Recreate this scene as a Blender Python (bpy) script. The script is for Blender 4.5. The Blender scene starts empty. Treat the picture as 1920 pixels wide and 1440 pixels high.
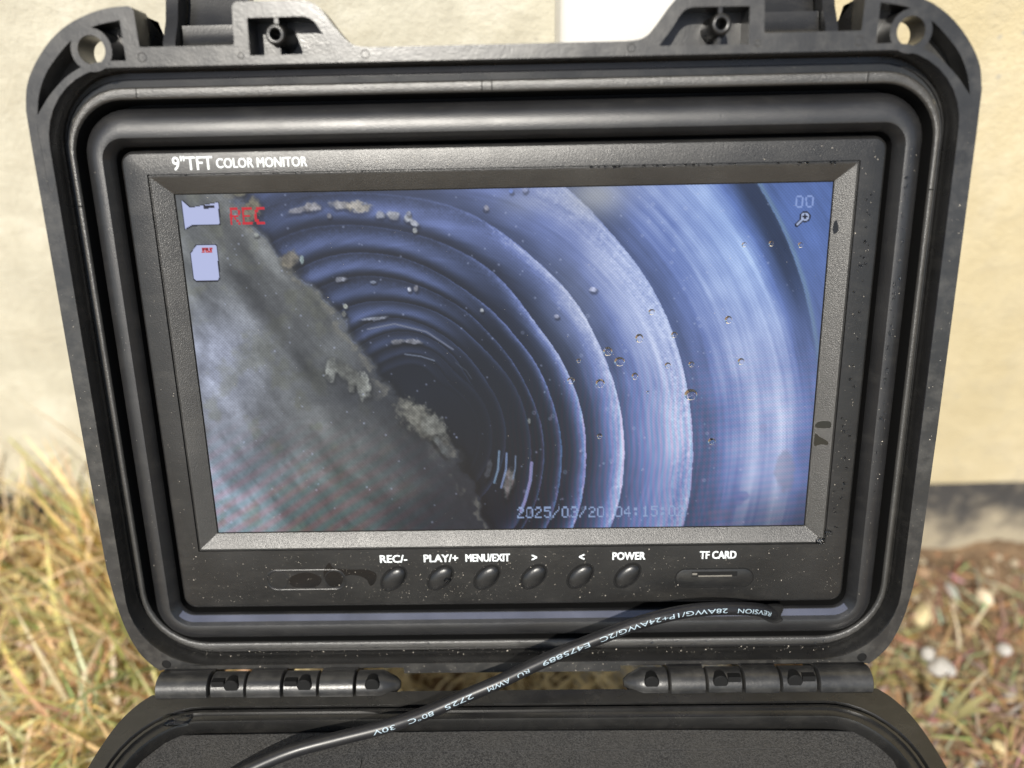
import bpy, bmesh, math, random
import numpy as np
from mathutils import Matrix, Vector, geometry, noise

random.seed(7); rng = np.random.default_rng(7)
sc = bpy.context.scene
COL = sc.collection
MM = 0.001
BETA = math.radians(23)          # the lid leans back this far from upright
HB = 130 * MM                    # height of the case's rim above the ground

# ------------------------------------------------------------------ camera
CAMP = Vector((5.82, -137.315, 238.371 + 130)) * MM
RIGHT = Vector((0.9997, -0.0195 * math.sin(BETA) + 0.0114 * math.cos(BETA), -0.0195 * math.cos(BETA) - 0.0114 * math.sin(BETA)))
FWD = Vector((-0.01604, 0.78866, -0.61461)).normalized()
RIGHT = (RIGHT - FWD * RIGHT.dot(FWD)).normalized()
UP = RIGHT.cross(FWD)
cam_d = bpy.data.cameras.new('camera')
cam = bpy.data.objects.new('camera', cam_d); COL.objects.link(cam)
m = Matrix((RIGHT, UP, -FWD)).transposed().to_4x4(); m.translation = CAMP
cam.matrix_world = m
cam_d.sensor_width = 36; cam_d.lens = 27.0
cam_d.clip_start = 0.01; cam_d.clip_end = 100
cam_d.dof.use_dof = True; cam_d.dof.focus_distance = 0.247; cam_d.dof.aperture_fstop = 4.6
sc.camera = cam

# ------------------------------------------------------------------ light
SUN_AZ = math.radians(-12)       # left of the viewing direction, behind the viewer
SUN_EL = math.radians(41)
to_sun = Vector((math.sin(SUN_AZ) * math.cos(SUN_EL), -math.cos(SUN_AZ) * math.cos(SUN_EL), math.sin(SUN_EL)))
w = bpy.data.worlds.new('World'); sc.world = w; w.use_nodes = True
nt = w.node_tree; bg = nt.nodes['Background']
sky = nt.nodes.new('ShaderNodeTexSky'); sky.sky_type = 'NISHITA'; sky.sun_disc = False
sky.sun_elevation = SUN_EL
sky.sun_rotation = math.atan2(to_sun.x, to_sun.y)
nt.links.new(sky.outputs[0], bg.inputs[0]); bg.inputs[1].default_value = 0.09
sd = bpy.data.lights.new('sun', 'SUN'); sd.energy = 4.5; sd.angle = math.radians(0.5); sd.color = (1, 0.95, 0.86)
so = bpy.data.objects.new('sun', sd); COL.objects.link(so)
so.rotation_euler = (-to_sun).to_track_quat('-Z', 'Y').to_euler(); so.location = to_sun * 3
EXPO = 0.5
sc.view_settings.view_transform = 'Standard'; sc.view_settings.look = 'None'
sc.view_settings.exposure = EXPO; sc.view_settings.gamma = 1
sc.render.engine = 'CYCLES'

# ------------------------------------------------------------------ helpers
M_LID = Matrix(((1, 0, 0, 0),
                (0, math.sin(BETA), -math.cos(BETA), 0),
                (0, math.cos(BETA), math.sin(BETA), 0),
                (0, 0, 0, 1)))
M_LID.translation = Vector((0, 0, HB)) - M_LID.to_3x3() @ (Vector((0, -107.2, 19.5)) * MM)

def node(nt, typ, **kw):
    n = nt.nodes.new(typ)
    for k, v in kw.items(): setattr(n, k, v)
    return n

def mat(name):
    m = bpy.data.materials.new(name); m.use_nodes = True
    return m, m.node_tree, m.node_tree.nodes['Principled BSDF']

def ramp(nt, src, stops):
    r = nt.nodes.new('ShaderNodeValToRGB'); e = r.color_ramp.elements
    while len(e) < len(stops): e.new(0.5)
    for el, (p, c) in zip(e, stops):
        el.position = p; el.color = c if len(c) == 4 else (*c, 1)
    nt.links.new(src, r.inputs[0]); return r.outputs[0]

def tex(nt, scale, detail=3, rough=0.5, kind='noise', vec=None, **kw):
    n = nt.nodes.new('ShaderNodeTexNoise' if kind == 'noise' else 'ShaderNodeTexVoronoi')
    n.inputs['Scale'].default_value = scale
    if kind == 'noise':
        n.inputs['Detail'].default_value = detail; n.inputs['Roughness'].default_value = rough
    for k, v in kw.items(): setattr(n, k, v)
    if vec is None:
        tc = nt.nodes.new('ShaderNodeTexCoord'); vec = tc.outputs['Object']
    nt.links.new(vec, n.inputs['Vector'])
    return n.outputs[0] if kind == 'noise' else n.outputs['Distance']

def mixc(nt, fac, a, b, mode='MIX'):
    n = nt.nodes.new('ShaderNodeMix'); n.data_type = 'RGBA'; n.blend_type = mode
    for s, v in ((n.inputs[0], fac), (n.inputs[6], a), (n.inputs[7], b)):
        if isinstance(v, (int, float)): s.default_value = v
        elif isinstance(v, tuple): s.default_value = (*v, 1) if len(v) == 3 else v
        else: nt.links.new(v, s)
    return n.outputs[2]

def bump(nt, b, h, strength, dist, prev=None):
    n = nt.nodes.new('ShaderNodeBump'); n.inputs['Strength'].default_value = strength
    n.inputs['Distance'].default_value = dist
    nt.links.new(h, n.inputs['Height'])
    if prev is not None: nt.links.new(prev, n.inputs['Normal'])
    if b is not None: nt.links.new(n.outputs[0], b.inputs['Normal'])
    return n.outputs[0]

def plastic(name, base, rough, grain=1600, gstr=0.25, worn=0.0, worn_col=(0.11, 0.105, 0.095), dust=0.25, spec=0.5, smear=0.13):
    m, nt, b = mat(name)
    b.inputs['Specular IOR Level'].default_value = spec
    big = tex(nt, 55, 3, 0.6)
    col = mixc(nt, ramp(nt, big, [(0.35, (0, 0, 0)), (0.75, (1, 1, 1))]), tuple(base), tuple(c * 1.55 for c in base))
    if smear:                                    # dried dusty smears
        v2 = nt.nodes.new('ShaderNodeMapping'); tc2 = nt.nodes.new('ShaderNodeTexCoord'); v2.inputs['Rotation'].default_value = (0, 0, 0.6); v2.inputs['Scale'].default_value = (1, 2.6, 1)
        nt.links.new(tc2.outputs['Object'], v2.inputs[0])
        sm_ = tex(nt, 95, 6, 0.75, vec=v2.outputs[0])
        col = mixc(nt, ramp(nt, sm_, [(0.50, (0, 0, 0)), (0.72, (smear,) * 3)]), col, (0.085, 0.08, 0.07))
    if worn:
        sc1 = tex(nt, 160, 6, 0.7)
        f = ramp(nt, sc1, [(0.45, (0, 0, 0)), (0.8, (worn,) * 3)])
        col = mixc(nt, f, col, tuple(worn_col))
    if dust:                                     # dry dust specks
        v = tex(nt, 900, kind='v')
        sel = tex(nt, 120, 2)
        a = ramp(nt, v, [(0.05, (1, 1, 1)), (0.12, (0, 0, 0))])
        s = ramp(nt, sel, [(0.55, (0, 0, 0)), (0.68, (dust,) * 3)])
        mu = nt.nodes.new('ShaderNodeMath'); mu.operation = 'MULTIPLY'
        nt.links.new(a, mu.inputs[0]); nt.links.new(s, mu.inputs[1])
        col = mixc(nt, mu.outputs[0], col, (0.45, 0.42, 0.36))
    nt.links.new(col, b.inputs['Base Color'])
    r = tex(nt, 90, 2, 0.6)
    rr = nt.nodes.new('ShaderNodeMapRange'); rr.inputs[3].default_value = max(0.05, rough - 0.07); rr.inputs[4].default_value = rough + 0.09
    nt.links.new(r, rr.inputs[0]); nt.links.new(rr.outputs[0], b.inputs['Roughness'])
    n1 = bump(nt, None if worn else b, tex(nt, grain, 2, 0.5), gstr, 0.00016)
    if worn: bump(nt, b, tex(nt, 240, 4, 0.6), 0.25, 0.00025, n1)
    return m

P_SHELL = plastic('black_moulded_plastic', (0.009, 0.0088, 0.0085), 0.27, spec=0.5, gstr=0.12)
P_LEDGE = plastic('grained_ledge_plastic', (0.028, 0.027, 0.025), 0.36, grain=2600, gstr=0.8, spec=0.75)
P_RIM = plastic('scuffed_black_plastic', (0.019, 0.019, 0.0188), 0.31, worn=0.45, gstr=0.2, spec=0.5)
P_PANEL = plastic('satin_black_plastic', (0.011, 0.011, 0.0115), 0.36, grain=3000, gstr=0.35, spec=0.65)
P_BEZEL = plastic('textured_bezel_plastic', (0.011, 0.0108, 0.0105), 0.34, grain=3200, gstr=0.4, spec=0.5)
P_LIP = plastic('grained_lip_plastic', (0.022, 0.021, 0.019), 0.38, grain=3400, gstr=0.7, dust=0.1, spec=0.75)
P_HINGE = plastic('hinge_plastic', (0.014, 0.014, 0.014), 0.34, grain=1500, gstr=0.25, worn=0.35)
P_BUTTON = plastic('button_plastic', (0.010, 0.010, 0.010), 0.33, grain=1700, gstr=0.15, dust=0)
P_STRIP = plastic('bluish_sky_sheen', (0.062, 0.066, 0.088), 0.2, grain=900, gstr=0.05, dust=0.2, spec=1.0)  # lighter blue-grey, a reflection of the sky put into the colour
P_CABLE = plastic('cable_sheath', (0.009, 0.009, 0.010), 0.37, grain=900, gstr=0.10, dust=0.15, spec=0.45)

def simple(name, col, rough=0.5, spec=0.5):
    m, nt, b = mat(name)
    n = tex(nt, 300, 3)
    nt.links.new(mixc(nt, n, tuple(c * 0.85 for c in col), tuple(min(1, c * 1.12) for c in col)), b.inputs['Base Color'])
    b.inputs['Roughness'].default_value = rough; b.inputs['Specular IOR Level'].default_value = spec
    return m
P_GAP = simple('gap_black', (0.006, 0.006, 0.006), 0.7, 0.2)
P_PRINT = simple('white_print', (0.66, 0.70, 0.70), 0.55)
P_CPRINT = simple('pale_blue_print', (0.30, 0.38, 0.43), 0.5)
P_METAL = simple('contact_metal', (0.16, 0.15, 0.13), 0.35)

def foam_mat():
    m, nt, b = mat('foam')
    a = tex(nt, 1900, 3, 0.75); c = tex(nt, 40, 4)
    col = mixc(nt, ramp(nt, a, [(0.36, (0, 0, 0)), (0.68, (1, 1, 1))]), (0.006, 0.006, 0.0065), (0.075, 0.073, 0.070))
    col = mixc(nt, ramp(nt, c, [(0.4, (0, 0, 0)), (0.7, (0.6,) * 3)]), col, (0.045, 0.042, 0.037))
    nt.links.new(col, b.inputs['Base Color']); b.inputs['Roughness'].default_value = 0.85
    bump(nt, b, a, 1.0, 0.0008); return m
P_FOAM = foam_mat()

def water_mat():
    m, nt, b = mat('water')
    b.inputs['Base Color'].default_value = (1, 1, 1, 1); b.inputs['Roughness'].default_value = 0.0
    b.inputs['IOR'].default_value = 1.33; b.inputs['Transmission Weight'].default_value = 1
    return m
P_WATER = water_mat()

def tag(o, label=None, cat=None, group=None, kind=None):
    if label: o['label'] = label
    if cat: o['category'] = cat
    if group: o['group'] = group
    if kind: o['kind'] = kind
    return o

def mk(name, verts, faces, material, parent=None, matrix=None, smooth=35, scale=MM):
    me = bpy.data.meshes.new(name)
    me.from_pydata([tuple(c * scale for c in v) for v in verts], [], [tuple(f) for f in faces])
    me.validate()
    bm = bmesh.new(); bm.from_mesh(me)
    bmesh.ops.remove_doubles(bm, verts=bm.verts, dist=1e-7)
    bm.to_mesh(me); bm.free()
    me.materials.append(material)
    if smooth:
        me.shade_smooth(); me.set_sharp_from_angle(angle=math.radians(smooth))
    o = bpy.data.objects.new(name, me); COL.objects.link(o)
    if parent: o.parent = parent
    if matrix is not None: o.matrix_local = matrix
    return o

def empty(name, matrix):
    o = bpy.data.objects.new(name, None); COL.objects.link(o); o.empty_display_size = 0.02
    o.matrix_world = matrix; return o

def rr(hu, vt, vb, rt, rb, w, n=9):
    """rounded rectangle, counter-clockwise from bottom left; rt/rb = corner radii"""
    P = []
    for cx, cy, r, a0 in ((-hu + rb, vb + rb, rb, 180), (hu - rb, vb + rb, rb, 270), (hu - rt, vt - rt, rt, 0), (-hu + rt, vt - rt, rt, 90)):
        for i in range(n + 1):
            a = math.radians(a0 + 90 * i / n)
            P.append((cx + r * math.cos(a), cy + r * math.sin(a), w))
    return P

def loft(loops, cap=False):
    V = []; F = []; n = len(loops[0])
    for L in loops: V += L
    for k in range(len(loops) - 1):
        for i in range(n):
            j = (i + 1) % n
            F.append((k * n + i, k * n + j, (k + 1) * n + j, (k + 1) * n + i))
    if cap: F.append(tuple(range((len(loops) - 1) * n, len(loops) * n)))
    return V, F

def catmull(pts, n=5, closed=False):
    P = [Vector(p) for p in pts]; out = []; N = len(P)
    rngk = N if closed else N - 1
    for i in range(rngk):
        p1, p2 = P[i], P[(i + 1) % N]
        p0 = P[(i - 1) % N] if (closed or i > 0) else p1 * 2 - p2
        p3 = P[(i + 2) % N] if (closed or i + 2 < N) else p2 * 2 - p1
        for k in range(n):
            t = k / n
            out.append(0.5 * ((2 * p1) + (p2 - p0) * t + (2 * p0 - 5 * p1 + 4 * p2 - p3) * t * t + (3 * p1 - p0 - 3 * p2 + p3) * t ** 3))
    if not closed: out.append(P[-1])
    return out

def poly_holes(loops2d, w):
    """flat face with holes: verts, tris"""
    L = [[Vector((p[0], p[1], 0)) for p in l] for l in loops2d]
    T = geometry.tessellate_polygon(L)
    V = [(p[0], p[1], w) for l in loops2d for p in l]
    return V, [tuple(t) for t in T]

def wall(loop, w0, w1, shrink=0):
    n = len(loop); V = [(p[0], p[1], w0) for p in loop] + [(p[0], p[1], w1) for p in loop]
    return V, [(i, (i + 1) % n, n + (i + 1) % n, n + i) for i in range(n)]

def join(*vf):
    V = []; F = []
    for v, f in vf:
        o = len(V); V += list(v); F += [tuple(i + o for i in q) for q in f]
    return V, F

def flipf(vf): return vf[0], [tuple(reversed(f)) for f in vf[1]]

def box(x0, x1, y0, y1, z0, z1):
    V = [(x, y, z) for x in (x0, x1) for y in (y0, y1) for z in (z0, z1)]
    return V, [(0, 1, 3, 2), (4, 6, 7, 5), (0, 4, 5, 1), (2, 3, 7, 6), (0, 2, 6, 4), (1, 5, 7, 3)]

def circ(cx, cy, r, n=28): return [(cx + r * math.cos(2 * math.pi * i / n), cy + r * math.sin(2 * math.pi * i / n)) for i in range(n)]

def recalc(o):
    bm = bmesh.new(); bm.from_mesh(o.data); bmesh.ops.recalc_face_normals(bm, faces=bm.faces); bm.to_mesh(o.data); bm.free(); return o

# ------------------------------------------------------------------ the setting: ground
def fbm(x, y, z=0, o=4):
    return noise.fractal(Vector((x, y, z)), 1.0, 2.0, o)

def ground_z(x, y):
    z = 0.006 * fbm(x * 9, y * 9, 3, 3)
    if x > 0.1: z += 0.004 * fbm(x * 45, y * 45, 5, 4) + 0.0015 * fbm(x * 170, y * 170, 1, 2)
    else: z += 0.002 * fbm(x * 45, y * 45, 5, 3)
    return z

def ground():
    xs = list(np.concatenate([-np.geomspace(8, 0.46, 14), np.linspace(-0.45, 0.45, 226), np.geomspace(0.46, 8, 14)]))
    ys = list(np.concatenate([-np.geomspace(8, 0.22, 14), np.linspace(-0.21, 0.24, 116)]))
    V = [(x, y, ground_z(x, y) if abs(x) < 0.5 and y > -0.25 else 0) for y in ys for x in xs]
    nx = len(xs); F = [(j * nx + i, j * nx + i + 1, (j + 1) * nx + i + 1, (j + 1) * nx + i) for j in range(len(ys) - 1) for i in range(nx - 1)]
    m, nt, b = mat('dry_soil')
    a = tex(nt, 60, 6, 0.7); c = tex(nt, 420, 5, 0.7); d = tex(nt, 14, 3)
    col = ramp(nt, a, [(0.3, (0.07, 0.042, 0.024)), (0.5, (0.17, 0.105, 0.058)), (0.72, (0.30, 0.20, 0.11))])
    col = mixc(nt, ramp(nt, c, [(0.4, (0, 0, 0)), (0.75, (0.6,) * 3)]), col, (0.36, 0.26, 0.15))
    col = mixc(nt, ramp(nt, d, [(0.45, (0, 0, 0)), (0.65, (0.5,) * 3)]), col, (0.10, 0.06, 0.035))
    nt.links.new(col, b.inputs['Base Color']); b.inputs['Roughness'].default_value = 0.95
    bump(nt, b, c, 0.8, 0.003)
    o = mk('ground', V, F, m, scale=1, smooth=60)
    return tag(o, kind='structure')
ground()

# ------------------------------------------------------------------ wall and downpipe
WALL_Y = 172
WALL_BOT = -80                     # lower edge of the render coat, relative to the case rim
def stucco():
    m, nt, b = mat('cream_render')
    a = tex(nt, 11, 6, 0.68); c = tex(nt, 45, 5, 0.65); d = tex(nt, 300, 4, 0.6)
    col = ramp(nt, a, [(0.35, (0.42, 0.39, 0.30)), (0.52, (0.56, 0.525, 0.415)), (0.70, (0.68, 0.65, 0.56))])
    tc = nt.nodes.new('ShaderNodeTexCoord'); sx = nt.nodes.new('ShaderNodeSeparateXYZ'); nt.links.new(tc.outputs['Object'], sx.inputs[0])
    # two batches of render meet behind the downpipe: grey-white left of it, ochre right of it
    side = ramp(nt, sx.outputs[0], [(0.02, (0, 0, 0)), (0.06, (1, 1, 1))])
    blot = tex(nt, 34, 5, 0.7)
    col = mixc(nt, ramp(nt, blot, [(0.46, (0, 0, 0)), (0.62, (0.65,) * 3)]), col, (0.42, 0.385, 0.295))
    col = mixc(nt, side, mixc(nt, 0.2, col, (0.62, 0.61, 0.53)), mixc(nt, 0.55, col, (0.60, 0.49, 0.26)))
    col = mixc(nt, ramp(nt, c, [(0.48, (0, 0, 0)), (0.75, (0.5,) * 3)]), col, (0.44, 0.40, 0.30))
    pit = tex(nt, 130, kind='v'); sel = tex(nt, 30, 2)
    mu = nt.nodes.new('ShaderNodeMath'); mu.operation = 'MULTIPLY'
    nt.links.new(ramp(nt, pit, [(0.06, (1, 1, 1)), (0.2, (0, 0, 0))]), mu.inputs[0]); nt.links.new(ramp(nt, sel, [(0.52, (0, 0, 0)), (0.62, (0.7,) * 3)]), mu.inputs[1])
    col = mixc(nt, mu.outputs[0], col, (0.38, 0.36, 0.30))
    nt.links.new(col, b.inputs['Base Color']); b.inputs['Roughness'].default_value = 0.9
    n = bump(nt, None, c, 0.5, 0.002); bump(nt, b, d, 0.5, 0.0008, n)
    return m

def footing():
    m, nt, b = mat('tarred_footing')
    a = tex(nt, 22, 6, 0.65); c = tex(nt, 120, 5, 0.65)
    tc = nt.nodes.new('ShaderNodeTexCoord'); sx = nt.nodes.new('ShaderNodeSeparateXYZ'); nt.links.new(tc.outputs['Object'], sx.inputs[0])
    # tar brushed on below the render, its ragged lower edge leaving bare mortar
    ma = nt.nodes.new('ShaderNodeMath'); ma.operation = 'MULTIPLY_ADD'; nt.links.new(a, ma.inputs[0]); ma.inputs[1].default_value = 0.085; nt.links.new(sx.outputs[2], ma.inputs[2])
    col = ramp(nt, ma.outputs[0], [(0.046, (0.30, 0.26, 0.185)), (0.056, (0.15, 0.13, 0.10)), (0.064, (0.042, 0.040, 0.039))])
    col = mixc(nt, ramp(nt, c, [(0.50, (0, 0, 0)), (0.75, (0.45,) * 3)]), col, (0.24, 0.21, 0.16))
    nt.links.new(col, b.inputs['Base Color']); b.inputs['Roughness'].default_value = 0.9
    bump(nt, b, c, 0.8, 0.003); return m

def make_wall():
    root = empty('rendered_wall', Matrix.Translation((0, WALL_Y * MM, 0)))
    tag(root, 'sunlit cream rendered wall with dark tarred footing behind the open case', 'wall')
    z0 = HB + WALL_BOT * MM
    # wavy lower edge of the render coat
    xs = np.linspace(-4, 4, 400); n = len(xs); V = []; F = []
    zb = [z0 + 0.0022 * fbm(x * 20, 0, 8, 3) for x in xs]
    for x, z in zip(xs, zb):
        V += [(x, 0.03, z - 0.002), (x, 0.001, z), (x, 0, z + 0.002), (x, 0, 0.6), (x, 0, 2.6), (x, 0.2, 2.6)]
    for i in range(n - 1):
        for k in range(5):
            F.append((i * 6 + k, i * 6 + k + 1, (i + 1) * 6 + k + 1, (i + 1) * 6 + k))
    recalc(mk('render_coat', V, [tuple(reversed(f)) for f in F], stucco(), root, scale=1, smooth=30))
    V = []; F = []; xs = np.linspace(-4, 4, 900); zs = np.linspace(-0.05, z0 + 0.01, 14); k = len(zs)
    for x in xs:
        for z in zs: V.append((x, 0.004 + 0.0035 * fbm(x * 30, z * 30, 2, 4) - 0.010 * max(0, (z0 - 0.02 - z) / z0), z))
    for i in range(len(xs) - 1):
        for j in range(k - 1): F.append((i * k + j, (i + 1) * k + j, (i + 1) * k + j + 1, i * k + j + 1))
    mk('footing', V, F, footing(), root, scale=1, smooth=60)
make_wall()

def downpipe():
    root = empty('downpipe', Matrix.Translation((0.056, 0.148, 0)))
    tag(root, 'white rectangular downpipe with a kicked-out shoe, fixed to the wall behind the case', 'downpipe')
    m, nt, b = mat('white_painted_metal')
    n = tex(nt, 20, 4); nt.links.new(mixc(nt, n, (0.66, 0.64, 0.59), (0.72, 0.70, 0.66)), b.inputs['Base Color'])
    b.inputs['Roughness'].default_value = 0.4
    prof = [(p[0], p[1]) for p in rr(37, 23, -23, 5, 5, 0, 5)]
    def tube(name, path):                                  # path: x, y, z, tilt of the section
        loops = []
        for (x, y, z, a) in path:
            loops.append([(x + p[0], y + p[1] * math.cos(a), z - p[1] * math.sin(a)) for p in prof])
        V, F = loft(loops); recalc(mk(name, V, F, m, root))
    tube('pipe', [(0, 0, 2500, 0), (0, 0, 75, 0)])
    e = [(0, 0, 95, 0)] + [(12 * t, -62 * t ** 1.3, 95 - 62 * t ** 0.85 - 12 * t, math.radians(-62) * t) for t in np.linspace(0.1, 1, 10)]
    prof = [(p[0], p[1]) for p in rr(38.5, 24.5, -24.5, 5, 5, 0, 5)]
    tube('shoe', e)
    for z in (400, 1500):
        V, F = box(-46, 46, 24, 26, z, z + 25); mk('bracket', V, F, m, root)
downpipe()

# ------------------------------------------------------------------ the hard case
ROOT = empty('hard_case', Matrix.Translation((0, -0.1, 0)))
tag(ROOT, 'open black plastic hard case standing on the ground before the wall, lid leaning back', 'hard case')
INV = Matrix.Translation((0, 0.1, 0))
LIDM = INV @ M_LID
BASEM = INV @ Matrix.Translation((0, 0, HB))

def mirror(pts): return [(-p[0], p[1]) for p in pts]

# outline of the lid flange, left half from the bottom centre round to the top centre
def lid_outline():
    bot = [(0, -104.8), (-37.0, -104.8), (-37.2, -102.6), (-120.6, -102.6)]
    corner = [tuple(p)[:2] for p in catmull([(x, y, 0) for x, y in [(-121.4, -102.9), (-124.2, -100.2), (-127.6, -95.6), (-130.6, -87.5), (-132.6, -77), (-133.9, -64)]], 4)]
    side = [(-134.3, -20), (-134.4, 30), (-134.5, 70)]
    ear = [tuple(p)[:2] for p in catmull([(x, y, 0) for x, y in [(-134.4, 80), (-133.0, 86.4), (-129.6, 92.3), (-124.5, 98.0), (-119, 102.0), (-113, 104.6), (-107.2, 106.1), (-101.4, 106.6)]], 5)]
    blk = [(-100.4, 106.2), (-99.9, 105.2), (-99.6, 96.3), (-99.3, 96.0), (-73.4, 96.0), (-73.1, 96.4), (-72.7, 105.6), (-72.2, 106.5), (-71.3, 107.0)]
    hump = [tuple(p)[:2] for p in catmull([(x, y, 0) for x, y in [(-54.5, 107.0), (-51.6, 106.6), (-49.4, 105.6), (-47.8, 104.0), (-45.1, 100.4), (-42.4, 97.2), (-40.6, 95.7), (-38.6, 95.0), (-35.5, 94.7)]], 4)]
    left = bot[1:] + corner + side + ear + blk + hump
    right = [(-x, y) for x, y in reversed(left)]
    return left + [(0, 94.7)] + right       # starts bottom-left going up: clockwise
OUT = lid_outline()
CRES = [tuple(p)[:2] for p in catmull([(x, y, 0) for x, y in [(-131.3, 78.8), (-130.0, 83.9), (-127.1, 89.5), (-122.9, 94.2), (-118.0, 98.4), (-111.6, 101.6), (-104.1, 103.0)]], 4)] + \
       [(-103.8, 92.6), (-108.0, 92.7)] + [tuple(p)[:2] for p in catmull([(x, y, 0) for x, y in [(-112.5, 92.3), (-117.1, 91.0), (-122.0, 88.3), (-126.9, 84.0), (-130.3, 80.0)]], 4)]
LATP = [(-68.8, 102.8), (-69.0, 93.2), (-44.5, 93.3)] + [tuple(p)[:2] for p in catmull([(x, y, 0) for x, y in [(-45.6, 94.8), (-47.6, 97.3), (-50.0, 101.0), (-51.6, 102.4), (-53.6, 102.9)]], 4)]
RIMIN = rr(129.3, 90.9, -101.0, 21, 25, 10)

def build_lid():
    inner2 = [(p[0], p[1]) for p in RIMIN]
    holes = [CRES, mirror(CRES), LATP, mirror(LATP)]
    V, F = poly_holes([OUT, inner2] + holes, 10)
    parts = [(V, F), wall(OUT, 10, 1.5)]
    # pocket walls and floors
    for i, h in enumerate(holes):
        parts.append(wall(h, 10, 2.4 if i < 2 else 1.0))
        sgn = -1 if i % 2 == 0 else 1
        if i < 2: parts.append(poly_holes([h, circ(sgn * 113.1, 95.6, 4.2)], 2.4))
        else: parts.append(poly_holes([h], 1.0))
    back = [(p[0], p[1]) for p in rr(128, 91, -100, 22, 25, 0)]
    parts.append(poly_holes([OUT, back, circ(-113.1, 95.6, 4.2), circ(113.1, 95.6, 4.2)], 1.5))
    lid = mk('lid', *join(*parts), P_RIM, ROOT, LIDM, smooth=40)
    recalc(lid)
    # channel, ledge and well around the monitor
    L = [rr(129.3, 90.9, -101.0, 21, 25, 9.98), rr(129.1, 90.7, -100.8, 21, 25, 9.6), rr(128.9, 90.4, -100.5, 21, 25, 3.2),
         rr(128.75, 90.2, -100.35, 21, 25, 2.8), rr(128.5, 88.6, -100.0, 20, 24, 2.8), rr(128.45, 88.5, -99.97, 20, 24, 2.4), rr(128.38, 88.25, -99.9, 20, 24, 2.4), rr(128.3, 88.15, -99.85, 20, 24, 2.85),
         rr(128.0, 86.4, -99.6, 18, 22, 2.7)]
    V, F = loft(L)
    recalc(mk('gasket_channel', V, F, P_SHELL, lid, smooth=50))
    V, F = loft([rr(126.32, 83.12, -96.92, 16, 20, 2.4), rr(125.6, 82.6, -96.5, 16, 20, -8)]); recalc(mk('well_wall', V, F, P_GAP, lid))
    V, F = loft([rr(115.35, 69.95, -86.05, 4.6, 5.4, 0.6), rr(115.2, 69.8, -85.9, 4.6, 5.4, -8)]); recalc(mk('well_wall', V, F, P_GAP, lid))
    V, F = loft([rr(126, 84, -97.5, 16, 20, -8), rr(100, 60, -70, 3, 3, -8.2)], True)
    mk('well_floor', V, F, P_GAP, lid)
    V, F = loft([rr(128.02, 86.42, -99.62, 18, 22, 2.5), rr(127.9, 86.2, -99.5, 18, 22, 3.05), rr(127.6, 85.8, -99.2, 17.6, 21.6, 3.2), rr(126.8, 83.7, -97.4, 16.4, 20.4, 3.2), rr(126.5, 83.3, -97.05, 16, 20, 3.0), rr(126.3, 83.1, -96.9, 16, 20, 2.3)])
    recalc(mk('inner_ledge', V, F, P_LEDGE, lid, smooth=50))
    # outer dome of the lid
    V, F = loft([rr(127.8, 90.8, -99.8, 22, 25, 1.5), rr(127, 90.4, -99.5, 22, 25, -14), rr(124, 87.5, -96, 22, 24, -21), rr(118, 82, -91, 20, 22, -23)], True)
    recalc(mk('shell', V, F, P_SHELL, lid))
    for s in (-1, 1):
        c = (s * 113.1, 95.6)
        o, i_ = circ(*c, 5.75), circ(*c, 3.85)
        V, F = join(poly_holes([o, i_], 10.06), wall(o, 10.06, 1.4), flipf(wall(i_, 10.06, 1.4)), flipf(poly_holes([o, i_], 1.4)))
        recalc(mk('padlock_eye', V, F, P_RIM, lid))
        # latch boss with its two ribs
        bx, by = s * 60.9, 98.2
        L = [[(p[0], p[1], w) for p in circ(bx, by, r, 24)] for r, w in ((3.5, 1), (3.1, 6), (2.85, 11), (2.5, 11.9), (2.0, 12.1), (1.55, 11.9), (1.35, 11.2), (1.3, 4))]
        V, F = loft(L, True); recalc(mk('latch_boss', V, F, P_SHELL, lid, smooth=50))
        V, F = join(box(bx - 0.55, bx + 0.55, 101, 102.9, 1, 9.7), box(bx - 0.5, bx + 0.5, 93.2, 95.4, 1, 9.7))
        recalc(mk('boss_rib', V, F, P_SHELL, lid))
        # open latch behind the flange
        prof = [(94.5, 3.5), (96.4, 1.6), (98.5, 0.2), (100.8, -0.5), (103.2, -0.8), (103.5, -5.0), (110, -7.5), (126, -9.0), (126, -13), (94.5, -12)]
        u0, u1 = sorted((s * 73.6, s * 91.4))
        n = len(prof)
        V = [(u0, *p) for p in prof] + [(u1, *p) for p in prof]
        F = [(i, (i + 1) % n, n + (i + 1) % n, n + i) for i in range(n)] + [tuple(range(n)), tuple(range(2 * n - 1, n - 1, -1))]
        la = recalc(mk('latch', V, F, P_SHELL, lid, smooth=30))
        prof = [(94.5, 5), (98, 4.6), (104, 1.0), (112, -1.5), (126, -3), (126, -10), (94.5, -10)]
        u0, u1 = sorted((s * 91.7, s * 95.2)); n = len(prof)
        V = [(u0, *p) for p in prof] + [(u1 , *p) for p in prof]
        F = [(i, (i + 1) % n, n + (i + 1) % n, n + i) for i in range(n)] + [tuple(range(n)), tuple(range(2 * n - 1, n - 1, -1))]
        recalc(mk('latch_cheek', V, F, P_SHELL, lid, smooth=30))
        # buttress between ear and latch
        V = [(s * 99.5, 94.6, 3), (s * 99.5, 105, 3), (s * 95.3, 95, -10), (s * 99.5, 94.6, -13), (s * 99.5, 105, -4), (s * 95.3, 94.4, 3)]
        recalc(mk('buttress', V, [(0, 1, 2, 5), (1, 4, 3, 2), (0, 3, 4, 1), (0, 5, 2, 3)], P_SHELL, lid, smooth=0))
        # ejector dimple near the hinge
        L = [[(p[0], p[1], w) for p in circ(s * 118.8, -100.3, r, 20)] for r, w in ((1.62, 10.02), (1.5, 10.12), (1.3, 10.12), (1.25, 10.03))]
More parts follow.
